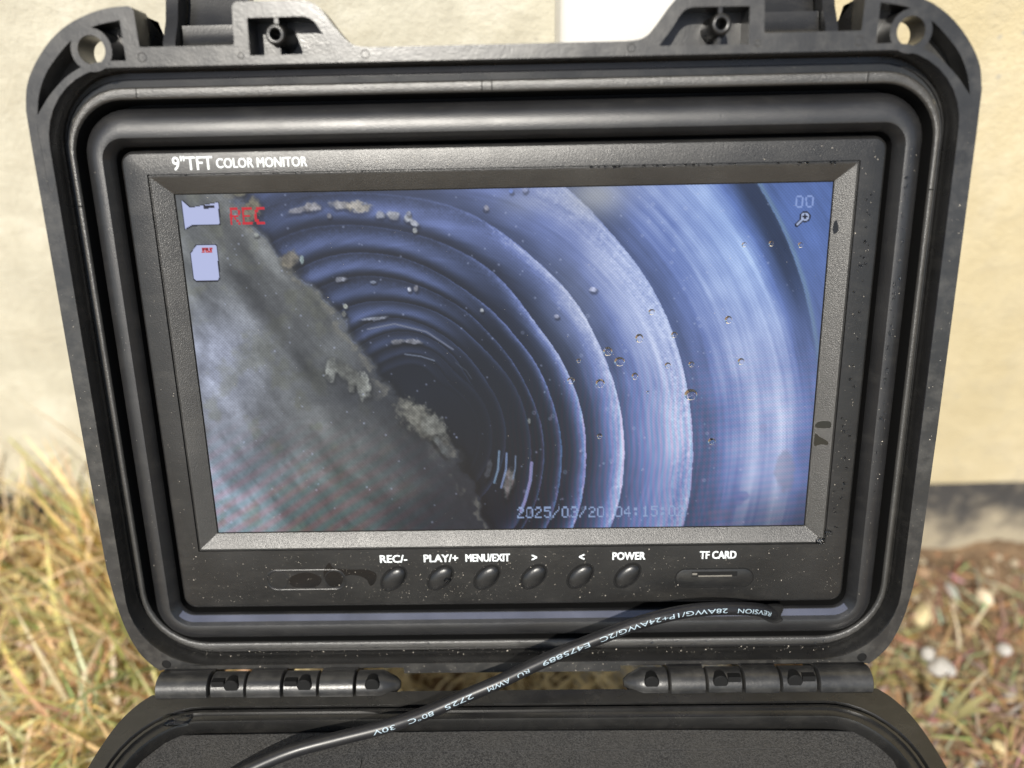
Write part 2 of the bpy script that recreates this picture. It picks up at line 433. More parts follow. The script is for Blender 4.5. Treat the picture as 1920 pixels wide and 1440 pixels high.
        V, F = loft(L, True); mk('dimple', V, F, P_GAP, lid)
    # panel frame around the monitor (a soft raised tube)
    T = [rr(124.3, 81.0, -96.0, 13.5, 14, -8), rr(124.1, 80.8, -95.8, 13.3, 14, -0.5), rr(123.7, 80.2, -95.4, 13, 13.6, 1.3), rr(122.9, 79.1, -94.6, 12.2, 12.8, 2.8),
         rr(121.6, 77.3, -93.4, 11, 11.6, 3.9), rr(120.2, 75.4, -92.0, 9.6, 10.2, 4.4), rr(118.6, 73.4, -90.2, 7.6, 8.4, 4.55), rr(117.7, 72.4, -89.2, 6.6, 7.3, 4.35),
         rr(115.7, 70.2, -86.4, 4.8, 5.6, 1.6), rr(115.4, 70.0, -86.1, 4.6, 5.4, 0.6)]
    V, F = loft(T)
    recalc(mk('panel_frame', V, F, P_PANEL, lid, smooth=28))
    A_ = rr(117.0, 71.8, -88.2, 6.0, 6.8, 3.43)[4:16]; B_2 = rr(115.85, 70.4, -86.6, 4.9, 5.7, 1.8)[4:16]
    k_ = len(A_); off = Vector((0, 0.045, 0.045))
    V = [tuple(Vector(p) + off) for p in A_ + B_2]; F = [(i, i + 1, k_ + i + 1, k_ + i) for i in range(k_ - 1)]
    mk('sky_sheen_strip', V, F, P_STRIP, lid, smooth=60)  # strip added on the lower frame slope, sky reflection painted as its colour
    bv_ = lid.modifiers.new('edge', 'BEVEL'); bv_.width = 0.45 * MM; bv_.segments = 2; bv_.limit_method = 'ANGLE'; bv_.angle_limit = math.radians(60)
    return lid
LID = build_lid()

BASE_ = None
def knuckle(u0, u1, parent, matrix, name, notch=False, taper=0, cap=0):
    """hinge barrel segment along u, centre in lid coordinates"""
    cv, cw, r = -106.0, 14.3, (5.0 if parent is not BASE_ else 4.75)
    prof = []
    for i in range(19):
        a = math.radians(-60 + 250 * i / 18)
        prof.append((cv + r * math.sin(a), cw + r * math.cos(a)))
    prof += [(cv - 1, cw - 5.5)]
    n = len(prof); L = []
    e = 0.35 if u1 > u0 else -0.35
    def sect(u, k): L.append([(u, cv + (p[0] - cv) * k, cw + (p[1] - cw) * k) for p in prof])
    sect(u0, 0.9); sect(u0 + e, 1.0)
    if taper:
        sect(u1 - taper, 1.0); sect(u1 - taper * 0.25, 0.55); sect(u1, 0.25)
    else:
        sect(u1 - e, 1.0); sect(u1, 0.9)
    V, F = loft(L); F += [tuple(range(n)), tuple(range(len(V) - n, len(V)))]
    k = mk(name, V, F, P_HINGE, parent, matrix, smooth=40)
    return recalc(k)

def hinges():
    for s in (-1, 1):
        # lid side: end block and two knuckles
        for a, b in ((119.5, 101.75), (88.85, 77.05), (64.45, 52.65)):
            knuckle(s * a, s * b, LID, None, 'hinge_knuckle')
        # webs joining the knuckles to the flange
        for a, b in ((119.5, 101.6), (89.0, 76.9), (64.6, 52.5)):
            u0, u1 = sorted((s * (a - 0.05), s * (b + 0.05)))
            V, F = box(u0, u1, -107.5, -102.2, 2, 12.5); recalc(mk('hinge_web', V, F, P_HINGE, LID))
            c = (u0 + u1) / 2
            V, F = box(c - 2.3, c + 2.3, -111.3, -108.9, 15.2, 18.05)
            recalc(mk('hinge_notch', V, F, P_GAP, LID))
hinges()

# ------------------------------------------------------------------ base of the case
def base_outline(inset, corner=1.0):
    """u, y (towards the viewer negative); back edge at y=+2"""
    pts = [(0, 2.0), (121.0, 1.2), (124.4, -1.8), (127.9, -7.0), (130.6, -14.5), (132.4, -24.5), (133.7, -38), (134.3, -60), (134.4, -150), (132, -185), (118, -205), (0, -206)]
    return pts

def bl(hu, yb, yf, r, z, rf=28): return rr(hu, yb, yf, r, rf, z, 10)

def build_base():
    bm_ = BASEM
    outl = [(0, 2.2), (37, 2.2), (37.3, 2.0), (120.6, 1.6)] + [tuple(p)[:2] for p in catmull([(x, y, 0) for x, y in [(121.4, 1.2), (124.6, -1.9), (128.0, -7.2), (130.5, -14.8), (132.3, -24.5), (133.6, -38)]], 4)] + \
           [(134.3, -60), (134.4, -150), (131, -185), (118, -203), (100, -206)]
    loop = outl + [(-x, y) for x, y in reversed(outl)][:-1]
    inner = [(p[0], p[1]) for p in bl(127.3, -2.6, -200, 25, 0)]
    parts = [poly_holes([loop, inner], 0), wall(loop, 0, -9), poly_holes([loop, [(p[0], p[1]) for p in bl(126, -4, -198, 24, 0)]], -9)]
    base = mk('base', *join(*parts), P_SHELL, ROOT, bm_, smooth=40); recalc(base)
    L = [bl(127.3, -2.6, -200, 25, -0.02), bl(127.0, -2.9, -199.7, 25, -0.5), bl(126.8, -3.1, -199.5, 25, -1.6), bl(126.2, -3.8, -199, 24.4, -1.6), bl(126.1, -3.9, -199, 24.3, 0.15),
         bl(125.8, -4.2, -198.6, 24, 0.3), bl(125.2, -4.9, -198, 23.5, 0.3), bl(125.0, -5.1, -198, 23.3, -0.9), bl(123.2, -6.9, -196, 21.6, -1.1), bl(122.9, -7.2, -195.6, 21.4, -1.0), bl(122.4, -7.7, -195, 21, -1.8),
         bl(121.9, -8.1, -194.5, 20.6, -4), bl(121.2, -8.9, -194, 20, -14), bl(119, -11, -192, 20, -100)]
    V, F = loft(L, True); recalc(mk('seal_lip', V, F, P_SHELL, base, smooth=40))
    V, F = loft([bl(128.5, -1, -201, 26, -9), bl(126, -4, -198, 25, -20), bl(122, -8, -194, 25, -118), bl(116, -14, -188, 22, -128)], True)
    recalc(mk('tub', V, F, P_SHELL, base))
    bi = BASEM.inverted() @ LIDM
    global BASE_
    BASE_ = base
    for s in (-1, 1):
        for a, b, tp in ((101.05, 89.4, 0), (76.5, 65.0, 0), (52.1, 37.6, 6.0)):
            k = knuckle(s * a, s * b, base, bi, 'hinge_knuckle', taper=(tp if s < 0 else tp) * (1 if s > 0 else -1) * (-1))
            # round screw-boss end on the knuckle
            c = s * ((a + b) / 2 - (1.6 if not tp else -1.6))
            L = [[(p[0], p[1], w_) for p in circ(c, -103.4, r, 20)] for r, w_ in ((2.5, 15.5), (2.5, 18.5), (2.2, 18.8))]
            V, F = loft(L, True); recalc(mk('screw_boss', V, F, P_GAP, base, bi, smooth=30))
            if not tp:
                c2 = c - s * 0 + (4.3 if s < 0 else -4.3) * (1 if a < 90 else -1) * 0 + s * 4.6
                V, F = box(c2 - 2.1, c2 + 2.1, -104.3, -101.6, 14, 18.3); recalc(mk('hinge_pocket', V, F, P_GAP, base, bi))
        for a, b in ((101.2, 89.2), (76.7, 64.8), (52.3, 45)):
            u0, u1 = sorted((s * a, s * b))
            V, F = box(u0, u1, 0.5, 7.5, -8, -2.2); recalc(mk('hinge_web', V, F, P_HINGE, base))
        u0, u1 = sorted((s * 112.0, s * 101.5))
        V, F = box(u0, u1, 0.5, 7.0, -7, -1.2); recalc(mk('hinge_web', V, F, P_HINGE, base))
    return base
BASE = build_base()

# ------------------------------------------------------------------ foam insert
def foam():
    root = empty('foam_insert', Matrix.Translation((0, -0.1, HB - 0.03)))
    tag(root, 'dark grey foam insert with cut-outs, lying in the base of the case', 'foam')
    def fl(i, z, sag=0):
        pts = [(-112 + i, -8.6 - i), (-120.8 + i, -19), (-121.0 + i, -60), (-121 + i, -190), (121 - i, -190), (121.0 - i, -60), (120.6 - i, -19), (113.5 - i, -9.2 - i), (60, -8.2 - i), (0, -8.0 - i), (-60, -8.2 - i)]
        return [(x, y + 100, z) for x, y in pts]
    top = [(p[0], p[1]) for p in fl(1.0, 0)]
    cuts = [[(x0 + a * k, 84.6 - b) for a, b in [(2, 0), (0, 2), (0, 38), (2, 40), (58, 40), (60, 38), (60, 2), (58, 0)]] for x0, k in ((-48, 1), (18, 1.15))]
    zt = 24.5
    parts = [poly_holes([top] + cuts, zt), loft([fl(1.0, zt), fl(0.25, zt - 0.7), fl(0, zt - 2), fl(0, zt - 18)])]
    for c in cuts: parts += [wall(c, zt, zt - 0.5), poly_holes([c], zt - 0.5)]
    recalc(mk('foam_block', *join(*parts), P_FOAM, root, smooth=30))
foam()

# ------------------------------------------------------------------ monitor
MON = empty('monitor', M_LID)
tag(MON, 'nine inch colour monitor set into the lid, showing the inside of a ribbed pipe', 'monitor')

def bezel():
    L = [rr(113.6, 69.0, -83.6, 4.0, 4.5, -7), rr(113.5, 68.9, -83.5, 4.0, 4.5, 1.0), rr(113.2, 68.6, -83.1, 3.7, 4.2, 2.1), rr(112.5, 67.9, -82.3, 3.2, 3.7, 2.8), rr(111.5, 66.9, -81.2, 2.6, 3.2, 3.0),
         rr(105.7, 62.0, -61.6, .3, .3, 3.0), rr(105.6, 61.9, -61.5, .3, .3, 2.3), rr(105.2, 61.5, -61.1, .3, .3, 2.3)]
    V, F = loft(L)
    b = recalc(mk('bezel', V, F, P_BEZEL, MON, smooth=24))
    L = [rr(105.25, 61.55, -61.15, .3, .3, 2.0), rr(105.2, 61.5, -61.1, .3, .3, 2.55), rr(104.9, 61.2, -60.8, .3, .3, 2.75), rr(104.5, 60.8, -60.4, .3, .3, 2.6),
         rr(99.6, 56.25, -56.2, .2, .2, 0.35), rr(99.55, 56.2, -56.15, .2, .2, -0.3)]
    V, F = loft(L); recalc(mk('lip', V, F, P_LIP, MON, smooth=20))
    L = [rr(100, 56.6, -56.6, .2, .2, -0.15), rr(99.2, 55.85, -55.85, .2, .2, -0.1)]
    V, F = loft(L); recalc(mk('screen_edge', V, F, P_GAP, MON))
    return b
BEZ = bezel()

# ---- the picture on the screen: a colour per vertex, in the display's own pixel grid
NX, NY = 768, 432
def vnoise(x, y, seed):
    r = np.random.default_rng(seed); g = r.random((257, 257))
    xi = np.floor(x).astype(int); yi = np.floor(y).astype(int); fx = x - xi; fy = y - yi
    fx = fx * fx * (3 - 2 * fx); fy = fy * fy * (3 - 2 * fy)
    a = g[yi % 256, xi % 256]; b = g[yi % 256, (xi + 1) % 256]; c = g[(yi + 1) % 256, xi % 256]; d = g[(yi + 1) % 256, (xi + 1) % 256]
    return (a * (1 - fx) + b * fx) * (1 - fy) + (c * (1 - fx) + d * fx) * fy
def fb(x, y, seed, o=4):
    v = 0; a = 0.5; t = 0
    for k in range(o): v = v + a * vnoise(x * 2 ** k, y * 2 ** k, seed + k); t += a; a *= 0.55
    return v / t
def sst(a, b, x):
    t = np.clip((x - a) / (b - a), 0, 1); return t * t * (3 - 2 * t)

FONT = {'0': '01110 10001 10001 10001 10001 10001 01110', '1': '00100 01100 00100 00100 00100 00100 01110', '2': '01110 10001 00001 00110 01000 10000 11111',
        '3': '01110 10001 00001 00110 00001 10001 01110', '4': '00010 00110 01010 10010 11111 00010 00010', '5': '11111 10000 11110 00001 00001 10001 01110',
        '/': '00001 00001 00010 00100 01000 10000 10000', ':': '00000 01100 01100 00000 01100 01100 00000', ' ': '00000 00000 00000 00000 00000 00000 00000',
        'R': '11110 10001 10001 11110 10100 10010 10001', 'E': '11111 10000 10000 11110 10000 10000 11111', 'C': '01111 11000 10000 10000 10000 11000 01111'}
FONT = {k: np.array([[int(c) for c in row] for row in v.split()]) for k, v in FONT.items()}

def screen_picture():
    # the camera picture is laid out on a 1233 x 642 raster that the display stretches to its own frame
    src = np.array([(0, 0), (1, 0), (1, 1), (0, 1)], float); dst = np.array([(328, 365), (1561, 342), (1508, 984), (411, 998)], float)
    A = []
    for (x, y), (u, v) in zip(src, dst):
        A.append([x, y, 1, 0, 0, 0, -u * x, -u * y, -u]); A.append([0, 0, 0, x, y, 1, -v * x, -v * y, -v])
    H = np.linalg.svd(np.array(A))[2][-1].reshape(3, 3)
    s, t = np.meshgrid((np.arange(NX + 1)) / NX, (np.arange(NY + 1)) / NY)
    q = H @ np.stack([s.ravel(), t.ravel(), np.ones(s.size)])
    X = (q[0] / q[2]).reshape(s.shape); Y = (q[1] / q[2]).reshape(s.shape)
    cx, cy = 790., 820.
    rings = [
        [(752, 690), (776, 684), (800, 692), (815, 720)],
        [(744, 672), (770, 664), (800, 671), (825, 690), (838, 720)],
        [(728, 655), (760, 645), (800, 652), (830, 670), (850, 700)],
        [(705, 632), (747, 619), (794, 628), (832, 650), (862, 682), (880, 720)],
        [(690, 606), (724, 592), (794, 609), (842, 637), (885, 676), (915, 720)],
        [(630, 584), (665, 568), (700, 564), (771, 570), (818, 584), (865, 615), (912, 660), (957, 710), (985, 770), (996, 830), (996, 880), (990, 930), (975, 985)],
        [(590, 540), (640, 521), (700, 515), (771, 531), (806, 546), (842, 563), (884, 591), (912, 622), (948, 660), (972, 695), (990, 730), (1007, 770), (1019, 810), (1021, 860), (1015, 910), (1000, 955), (985, 990)],
        [(560, 500), (600, 482), (650, 472), (700, 475), (771, 486), (842, 526), (889, 556), (927, 587), (957, 620), (989, 660), (1010, 685), (1025, 725), (1040, 765), (1050, 800), (1054, 835), (1054, 875), (1047, 922), (1030, 990)],
        [(520, 440), (600, 420), (680, 424), (740, 432), (788, 440), (830, 457), (880, 480), (927, 509), (960, 547), (990, 591), (1019, 629), (1046, 660), (1067, 705), (1085, 747), (1097, 800), (1099, 847), (1096, 910), (1080, 990)],
        [(500, 372), (620, 362), (740, 366), (820, 378), (880, 396), (924, 424), (960, 452), (1007, 494), (1049, 528), (1078, 561), (1106, 610), (1127, 660), (1150, 710), (1162, 760), (1170, 810), (1171, 872), (1167, 922), (1148, 990)],
        [(640, 262), (760, 262), (880, 272), (980, 300), (1068, 351), (1101, 391), (1148, 447), (1213, 520), (1245, 581), (1269, 650), (1282, 700), (1296, 780), (1299, 850), (1296, 920), (1284, 990)],
        [(700, 120), (900, 130), (1100, 180), (1250, 262), (1332, 349), (1390, 452), (1420, 520), (1451, 597), (1470, 690), (1476, 780), (1472, 870), (1462, 930), (1445, 1000)],
        [(760, 20), (1000, 60), (1300, 200), (1417, 346), (1455, 410), (1490, 484), (1512, 560), (1527, 663), (1536, 760), (1536, 860), (1530, 1000)],
        [(860, -100), (1200, -40), (1500, 200), (1600, 400), (1650, 600), (1670, 800), (1660, 1000)]]
    th = np.degrees(np.arctan2(-(Y - cy), X - cx)); th = np.where(th < -100, th + 360, th)
    rad = np.hypot(X - cx, Y - cy)
    wob = 0.7 * (fb(X / 9, Y / 9, 95, 2) - 0.5) * 2
    rad = rad + wob
    grid = np.linspace(-100, 260, 721)
    tab = []
    for R in rings:
        P = catmull([(x, y, 0) for x, y in R], 6)
        a = np.array([math.degrees(math.atan2(-(p.y - cy), p.x - cx)) for p in P]); r = np.array([math.hypot(p.x - cx, p.y - cy) for p in P])
        o = np.argsort(a); q_ = np.interp(grid, a[o], r[o])
        kr = np.exp(-0.5 * (np.arange(-40, 41) / 15.0) ** 2); kr /= kr.sum()
        lo_, hi_ = a.min(), a.max(); sl0 = (q_[(grid > lo_ + 6).argmax()] - q_[(grid >= lo_).argmax()]) / 6.0
        tab.append(np.convolve(np.pad(q_, 40, mode='edge'), kr, mode='valid'))
    tab = np.sort(np.array([np.zeros_like(tab[0])] + tab), axis=0)
    rk = [np.interp(th, grid, r) for r in tab]
    base = [0.03, 0.10, 0.17, 0.26, 0.36, 0.42, 0.52, 0.72, 1.0, 1.12, 1.04, 0.84, 0.84, 0.50]
    tro = [0.0, 0.0, 0.005, 0.01, 0.01, 0.02, 0.03, 0.05, 0.09, 0.18, 0.38, 0.42, 0.16, 0.42]
    ex = [4, 4, 4, 4, 5, 6, 6, 4.5, 2.8, 1.6, 0.95, 1, 1, 1]
    low = sst(30, 5, th)
    g = np.interp(th, [-60, -40, 0, 30, 45, 60, 75, 90, 120, 150, 180], [0.62, 0.75, 0.95, 1.0, 0.92, 0.72, 0.55, 0.46, 0.42, 0.30, 0.2])
    gi = np.interp(th, [-60, -30, 0, 30, 50, 70, 90, 130, 160, 180], [0.9, 0.6, 0.42, 0.48, 0.7, 0.95, 1.0, 1.0, 0.5, 0.2])
    val = np.zeros_like(X); crest = np.zeros_like(X)
    top = sst(52, 98, th)
    for k in range(len(rk) - 1):
        a, b_ = rk[k], rk[k + 1]; msk = (rad >= a) & (rad < b_)
        tt = np.clip((rad - a) / np.maximum(b_ - a, 1e-3), 0, 1)
        pr = tt ** ex[k] * (1 - 0.35 * sst(0.90, 1.0, tt))
        pt = np.where(tt < 0.42, sst(0.04, 0.42, tt), 1 - 0.72 * sst(0.42, 1.0, tt))
        p = pr * (1 - top) + pt * top
        if 3 <= k <= 10: p = p + 0.22 * np.exp(-((tt - 0.965) / 0.03) ** 2)
        if k == 11: p = sst(0.0, 0.62, tt)
        if k == 12: p = 1 - sst(0.0, 0.75, tt) * (1 - 0.6 * low)
        if k == 13: p = 1 - 0.4 * tt
        gg = gi if k < 6 else (g * 0.6 + gi * 0.4 if k < 8 else g)
        if k >= 9: gg = gg * (1 - 0.5 * sst(95, 140, th))
        v = tro[k] * (0.35 + 0.65 * g) + (base[k] - tro[k]) * p * gg
        val = np.where(msk, v, val); crest = np.where(msk & (k >= 6) & (k <= 10), p * sst(0.45, 0.85, tt), crest)
    val = np.where(rad >= rk[-1], 0.4, val)
    # lime crust flecks on the crests, dirt in the troughs
    n1 = fb(X / 6, Y / 6, 11, 3); n2 = fb(X / 60, Y / 60, 21, 3); n3 = fb(X / 3.2, Y / 3.2, 31, 2)
    strk = fb(th / 14, rad / 7, 23, 3); strk2 = fb(th / 40, rad / 26, 27, 3)
    val = val * (0.55 + 0.30 * n2 + 0.30 * strk + 0.32 * strk2) + crest * (sst(0.50, 0.75, n1) * 0.10 - sst(0.52, 0.8, n3) * 0.10)
    val = val + 0.05 * np.exp(-((X - 950) / 200) ** 2 - ((Y - 360) / 70) ** 2)
    fog = sst(1150, 1330, X) * sst(980, 560, Y); val = val + 0.05 * fog
    val = np.clip(val, 0, 1.15)
    S = lambda *c: np.array(c, float)[:, None, None] / 255
    lo, m1, m2, hi = S(16, 20, 30), S(58, 70, 102), S(110, 127, 184), S(204, 214, 246)
    v3 = val[None]
    colr = np.where(v3 < 0.3, lo + (m1 - lo) * (v3 / 0.3), np.where(v3 < 0.62, m1 + (m2 - m1) * ((v3 - 0.3) / 0.32), m2 + (hi - m2) * np.clip((v3 - 0.62) / 0.42, 0, 1)))
    # colder, bluer water light to the upper right; grey-brown haze patches
    blue = (sst(1050, 1500, X) * sst(760, 380, Y))[None]
    colr = colr * (1 - 0.55 * blue) + colr * S(190, 240, 275) * 0.55 * blue
    warm = (np.exp(-((X - 1120) / 60) ** 2 - ((Y - 365) / 40) ** 2) * 0.6 + np.exp(-((X - 985) / 50) ** 2 - ((Y - 378) / 26) ** 2) * 0.25 + np.exp(-((X - 1080) / 60) ** 2 - ((Y - 560) / 110) ** 2) * 0.12)[None]
    colr = colr * (1 - warm) + S(196, 196, 186) * warm
    # thin bright seam along the second-last ring
    seam = np.exp(-((rad - rk[13] - 4) / 4.5) ** 2) * sst(-20, 25, th) * 0.55
    colr = colr + (S(120, 150, 165) - colr) * seam[None]
    # dirt film at lower right
    for (ex, ey, rx, ry, c, al) in [(1472, 885, 20, 40, (130, 133, 160), .5), (1432, 802, 8, 10, (140, 145, 185), .35), (1392, 930, 14, 9, (110, 122, 185), .5), (1388, 938, 8, 10, (110, 122, 185), .5), (1350, 965, 26, 12, (120, 118, 150), .35)]:
        d = np.hypot((X - ex) / rx, (Y - ey) / ry) + 0.5 * (fb(X / 12, Y / 12, 77, 3) - .5)
        a = sst(1.12, 0.75, d) * al; colr = colr + (S(*c) - colr) * a[None]
    dk = sst(880, 1000, Y) * sst(1180, 1500, X) * 0.4; colr = colr * (1 - dk[None])
    # sediment bank on the left
    xb = np.interp(Y, [340, 400, 440, 470, 505, 560, 590, 640, 670, 750, 775, 810, 870, 905, 1000], [438, 455, 480, 512, 556, 602, 640, 690, 715, 742, 798, 830, 850, 885, 905])
    xb = xb + 34 * (fb(X / 26, Y / 26, 41, 4) - 0.5) + 70 * (fb(X / 95, Y / 95, 44, 2) - 0.5)
    al = sst(13, -13, X - xb)
    d = xb - X
    rot = (X * 0.64 + Y * 0.77); rot2 = (-X * 0.77 + Y * 0.64)
    st = fb(rot / 120, rot2 / 26, 51, 4); st2 = fb(X / 40, Y / 40, 57, 4)
    lil = np.clip(np.exp(-((X - 400) / 150) ** 2 - ((Y - 900) / 160) ** 2) + 0.95 * np.exp(-((X - 400) / 95) ** 2 - ((Y - 665) / 95) ** 2), 0, 1)
    patch = sst(0.35, 0.7, fb(rot / 70, rot2 / 45, 58, 4))
    mud = S(106, 109, 110) + (S(140, 146, 164) - S(106, 109, 110)) * lil[None]
    mud = mud * (0.62 + 0.50 * st + 0.22 * patch)[None]
    green = sst(0.52, 0.75, st2) * 0.3; mud = mud + (S(112, 114, 92) - mud) * green[None]
    shade = np.clip(sst(560, 800, Y) * sst(240, 0, d) * 0.75 + sst(830, 1000, Y) * sst(400, 100, d) * 0.45, 0, 0.88)
    mud = mud + (S(34, 37, 46) - mud) * shade[None]
    mud = mud * (0.82 + 0.14 * n3 + 0.22 * fb(X / 18, Y / 18, 59, 4))[None]
    dr = np.exp(-((X - 500) * 0.75 - (Y - 590) * 0.55) ** 2 / 260) * sst(470, 520, Y) * sst(760, 660, Y) * 0.35
    mud = mud * (1 - dr[None])
    mud = mud + (S(128, 126, 116) * (0.7 + 0.6 * n1)[None] - mud) * (0.5 * np.exp(-((d - 12) / 11) ** 2) * sst(0.42, 0.6, fb(X / 18, Y / 18, 43, 3)))[None]
    colr = colr * (1 - 0.45 * np.exp(-(np.minimum(d, 0) / 16) ** 2)[None] * (d < 0)[None])
    colr = colr * (1 - al[None]) + mud * al[None]
    # stones and lime deposits
    deb = [(622, 693, 13, 22, 10, (168, 172, 168)), (681, 722, 14, 27, -10, (186, 190, 184)), (660, 726, 8, 10, 0, (120, 122, 118)), (543, 488, 17, 19, 30, (124, 118, 104)), (472, 392, 17, 26, 20, (128, 122, 102)),
           (448, 360, 16, 8, 0, (120, 116, 98)), (788, 786, 56, 27, 40, (128, 128, 120)), (815, 800, 30, 20, 50, (118, 120, 116)), (655, 700, 40, 16, 40, (104, 106, 102)), (830, 838, 26, 8, 55, (92, 96, 98)), (562, 393, 26, 7, -14, (150, 150, 160)), (585, 388, 16, 10, 0, (170, 168, 172)), (640, 384, 22, 9, 5, (168, 166, 166)),
           (672, 388, 24, 12, 10, (186, 180, 168)), (617, 404, 5, 5, 0, (140, 140, 150)), (712, 402, 10, 8, 0, (160, 164, 176)), (737, 403, 14, 9, 10, (184, 186, 192)), (765, 410, 9, 8, 20, (190, 194, 200)), (777, 418, 12, 6, 20, (176, 180, 190)), (778, 432, 5, 5, 0, (176, 180, 180)), (766, 400, 5, 5, 0, (160, 165, 180)),
           (955, 905, 11, 31, 8, (122, 118, 120)), (917, 880, 6, 22, 14, (70, 74, 84)), (640, 523, 14, 5, -8, (150, 154, 168)), (700, 529, 6, 3, 0, (140, 150, 172)), (648, 574, 5, 5, 0, (175, 180, 172)), (645, 588, 5, 7, 0, (120, 122, 118)), (566, 488, 4, 8, 0, (170, 190, 190)), (480, 440, 5, 4, 0, (170, 175, 170)), (700, 597, 26, 4, -5, (150, 156, 172)),
           (770, 640, 22, 5, 5, (128, 130, 140)), (742, 641, 10, 6, 0, (120, 122, 130)), (912, 390, 6, 5, 30, (150, 150, 165)), (1112, 543, 8, 6, 0, (190, 196, 225)), (1044, 593, 5, 4, 0, (200, 205, 235)), (904, 582, 4, 4, 0, (170, 175, 180)), (993, 790, 3, 6, 0, (120, 130, 130)), (768, 543, 5, 5, 0, (215, 220, 235)), (780, 540, 5, 7, 0, (130, 130, 140)), (984, 355, 6, 7, 0, (150, 160, 200)), (958, 359, 5, 5, 0, (110, 135, 205))]
    nz8 = fb(X / 8, Y / 8, 61, 3); nz5 = fb(X / 7, Y / 7, 66, 3)
    for (ex, ey, rx, ry, an, c) in deb:
        a = math.radians(an); dx = (X - ex) * math.cos(a) + (Y - ey) * math.sin(a); dy = -(X - ex) * math.sin(a) + (Y - ey) * math.cos(a)
        dd = np.hypot(dx / rx, dy / ry) + 0.9 * (nz8 - .5)
        sh_ = sst(1.5, 0.6, np.hypot((dx - 2) / rx, (dy - 4) / ry) + 0.5 * (nz8 - .5)) * 0.35; colr = colr * (1 - sh_[None])
        m_ = sst(1.15, 0.55, dd) * 0.85
        tx = 0.66 + 0.66 * nz5
        colr = colr + (S(*c) * tx[None] - colr) * m_[None]
    def seg(px, wd):
        D = np.full(X.shape, 1e9)
        for (x0, y0), (x1, y1) in zip(px[:-1], px[1:]):
            dx, dy = x1 - x0, y1 - y0; u = np.clip(((X - x0) * dx + (Y - y0) * dy) / (dx * dx + dy * dy), 0, 1)
            D = np.minimum(D, np.hypot(X - x0 - u * dx, Y - y0 - u * dy))
        return sst(wd + 0.8, wd - 0.8, D)
    for px, wd, c in [([(937, 846), (935, 880), (928, 905)], 2, (120, 150, 180)), ([(951, 850), (950, 880), (941, 914)], 2, (130, 150, 195)), ([(968, 855), (967, 880), (963, 898)], 1.5, (110, 135, 165)),
                      ([(998, 868), (996, 900), (986, 938), (978, 958)], 3, (150, 152, 205)), ([(760, 664), (790, 668), (815, 676)], 1.5, (110, 120, 140)), ([(855, 680), (875, 695), (885, 710)], 1, (60, 66, 80)), ([(690, 617), (740, 607), (800, 622), (850, 655)], 1.6, (116, 122, 142))]:
        a = seg(px, wd) * 0.8; colr = colr + (S(*c) - colr) * a[None]
    # bubbles and specks seen by the pipe camera
    r2 = np.random.default_rng(5)
    for i in range(330):
        ex, ey = r2.uniform(420, 1500), r2.uniform(360, 980); r = r2.uniform(0.8, 2.2) if i > 40 else r2.uniform(2.5, 4.5)
        if i <= 40: ex, ey = r2.uniform(980, 1330), r2.uniform(380, 960)
        j = (np.abs(X - ex) < 8) & (np.abs(Y - ey) < 8)
        dd = np.hypot(X[j] - ex, Y[j] - ey)
        a = (sst(r + 1, r - 1, dd) * 0.4 if i > 40 else np.exp(-((dd - r * .6) / 1.6) ** 2) * 0.28)
        colr[:, j] += (np.array([190, 200, 232])[:, None] / 255 - colr[:, j]) * a[None]
    # moire of the pixel raster against the pipe camera's own raster
    mo = np.sin((X * 0.55 + Y * 0.84) * 0.26 + 6 * fb(X / 300, Y / 300, 71, 2))
    am = sst(760, 980, Y) * sst(900, 600, X) * 0.055
    colr[0] += mo * am; colr[2] -= mo * am * 0.3; colr[1] -= mo * am * 0.4
    mo2 = np.sin(X * 0.62 + 1.5 * np.sin(Y * 0.05)) * sst(640, 840, Y) * sst(880, 1020, X) * sst(1420, 1250, X) * 0.06 * (0.4 + val)
    colr[0] += mo2; colr[1] -= mo2 * 0.15; colr[2] -= mo2 * 0.1
    mo3 = np.sin(Y * 0.5 + X * 0.06) * sst(600, 800, Y) * sst(1230, 1330, X) * 0.03; colr[0] += mo3
    jj, ii = np.meshgrid(np.arange(NX + 1), np.arange(NY + 1))
    colr *= (1 + 0.05 * (((jj // 2 + ii // 2) % 2) * 2 - 1) * sst(300, 420, X) + 0.02 * ((ii % 3 == 0)))[None]
    # on-screen display
    def poly(pts):
        ins = np.zeros(X.shape, bool); n = len(pts)
        for i in range(n):
            (x0, y0), (x1, y1) = pts[i], pts[(i + 1) % n]
            c = ((y0 > Y) != (y1 > Y)) & (X < (x1 - x0) * (Y - y0) / (y1 - y0 + 1e-9) + x0); ins ^= c
        return ins
    def put(mask, c): colr[:, mask] = np.array(c, float)[:, None] / 255
    for pts in ([(339, 374), (356, 389), (408, 379), (411.5, 419), (358, 421.5), (347, 428.5)], [(368, 459.5), (402, 458), (405.5, 461), (411, 520), (407, 525.5), (368, 526), (363.5, 522), (357.5, 474)]):
        mx = sum(p[0] for p in pts) / len(pts); my = sum(p[1] for p in pts) / len(pts)
        sh = lambda ox, oy: poly([(x + ox, y + oy) for x, y in pts])
        put(sh(2.2, 2) | sh(-1.4, -1.2) | sh(2, -1) | sh(-1.4, 2), (14, 16, 22)); put(poly(pts), (186, 194, 234))
    put(poly([(380, 385), (401, 384), (402, 389), (382, 391)]), (25, 25, 40))
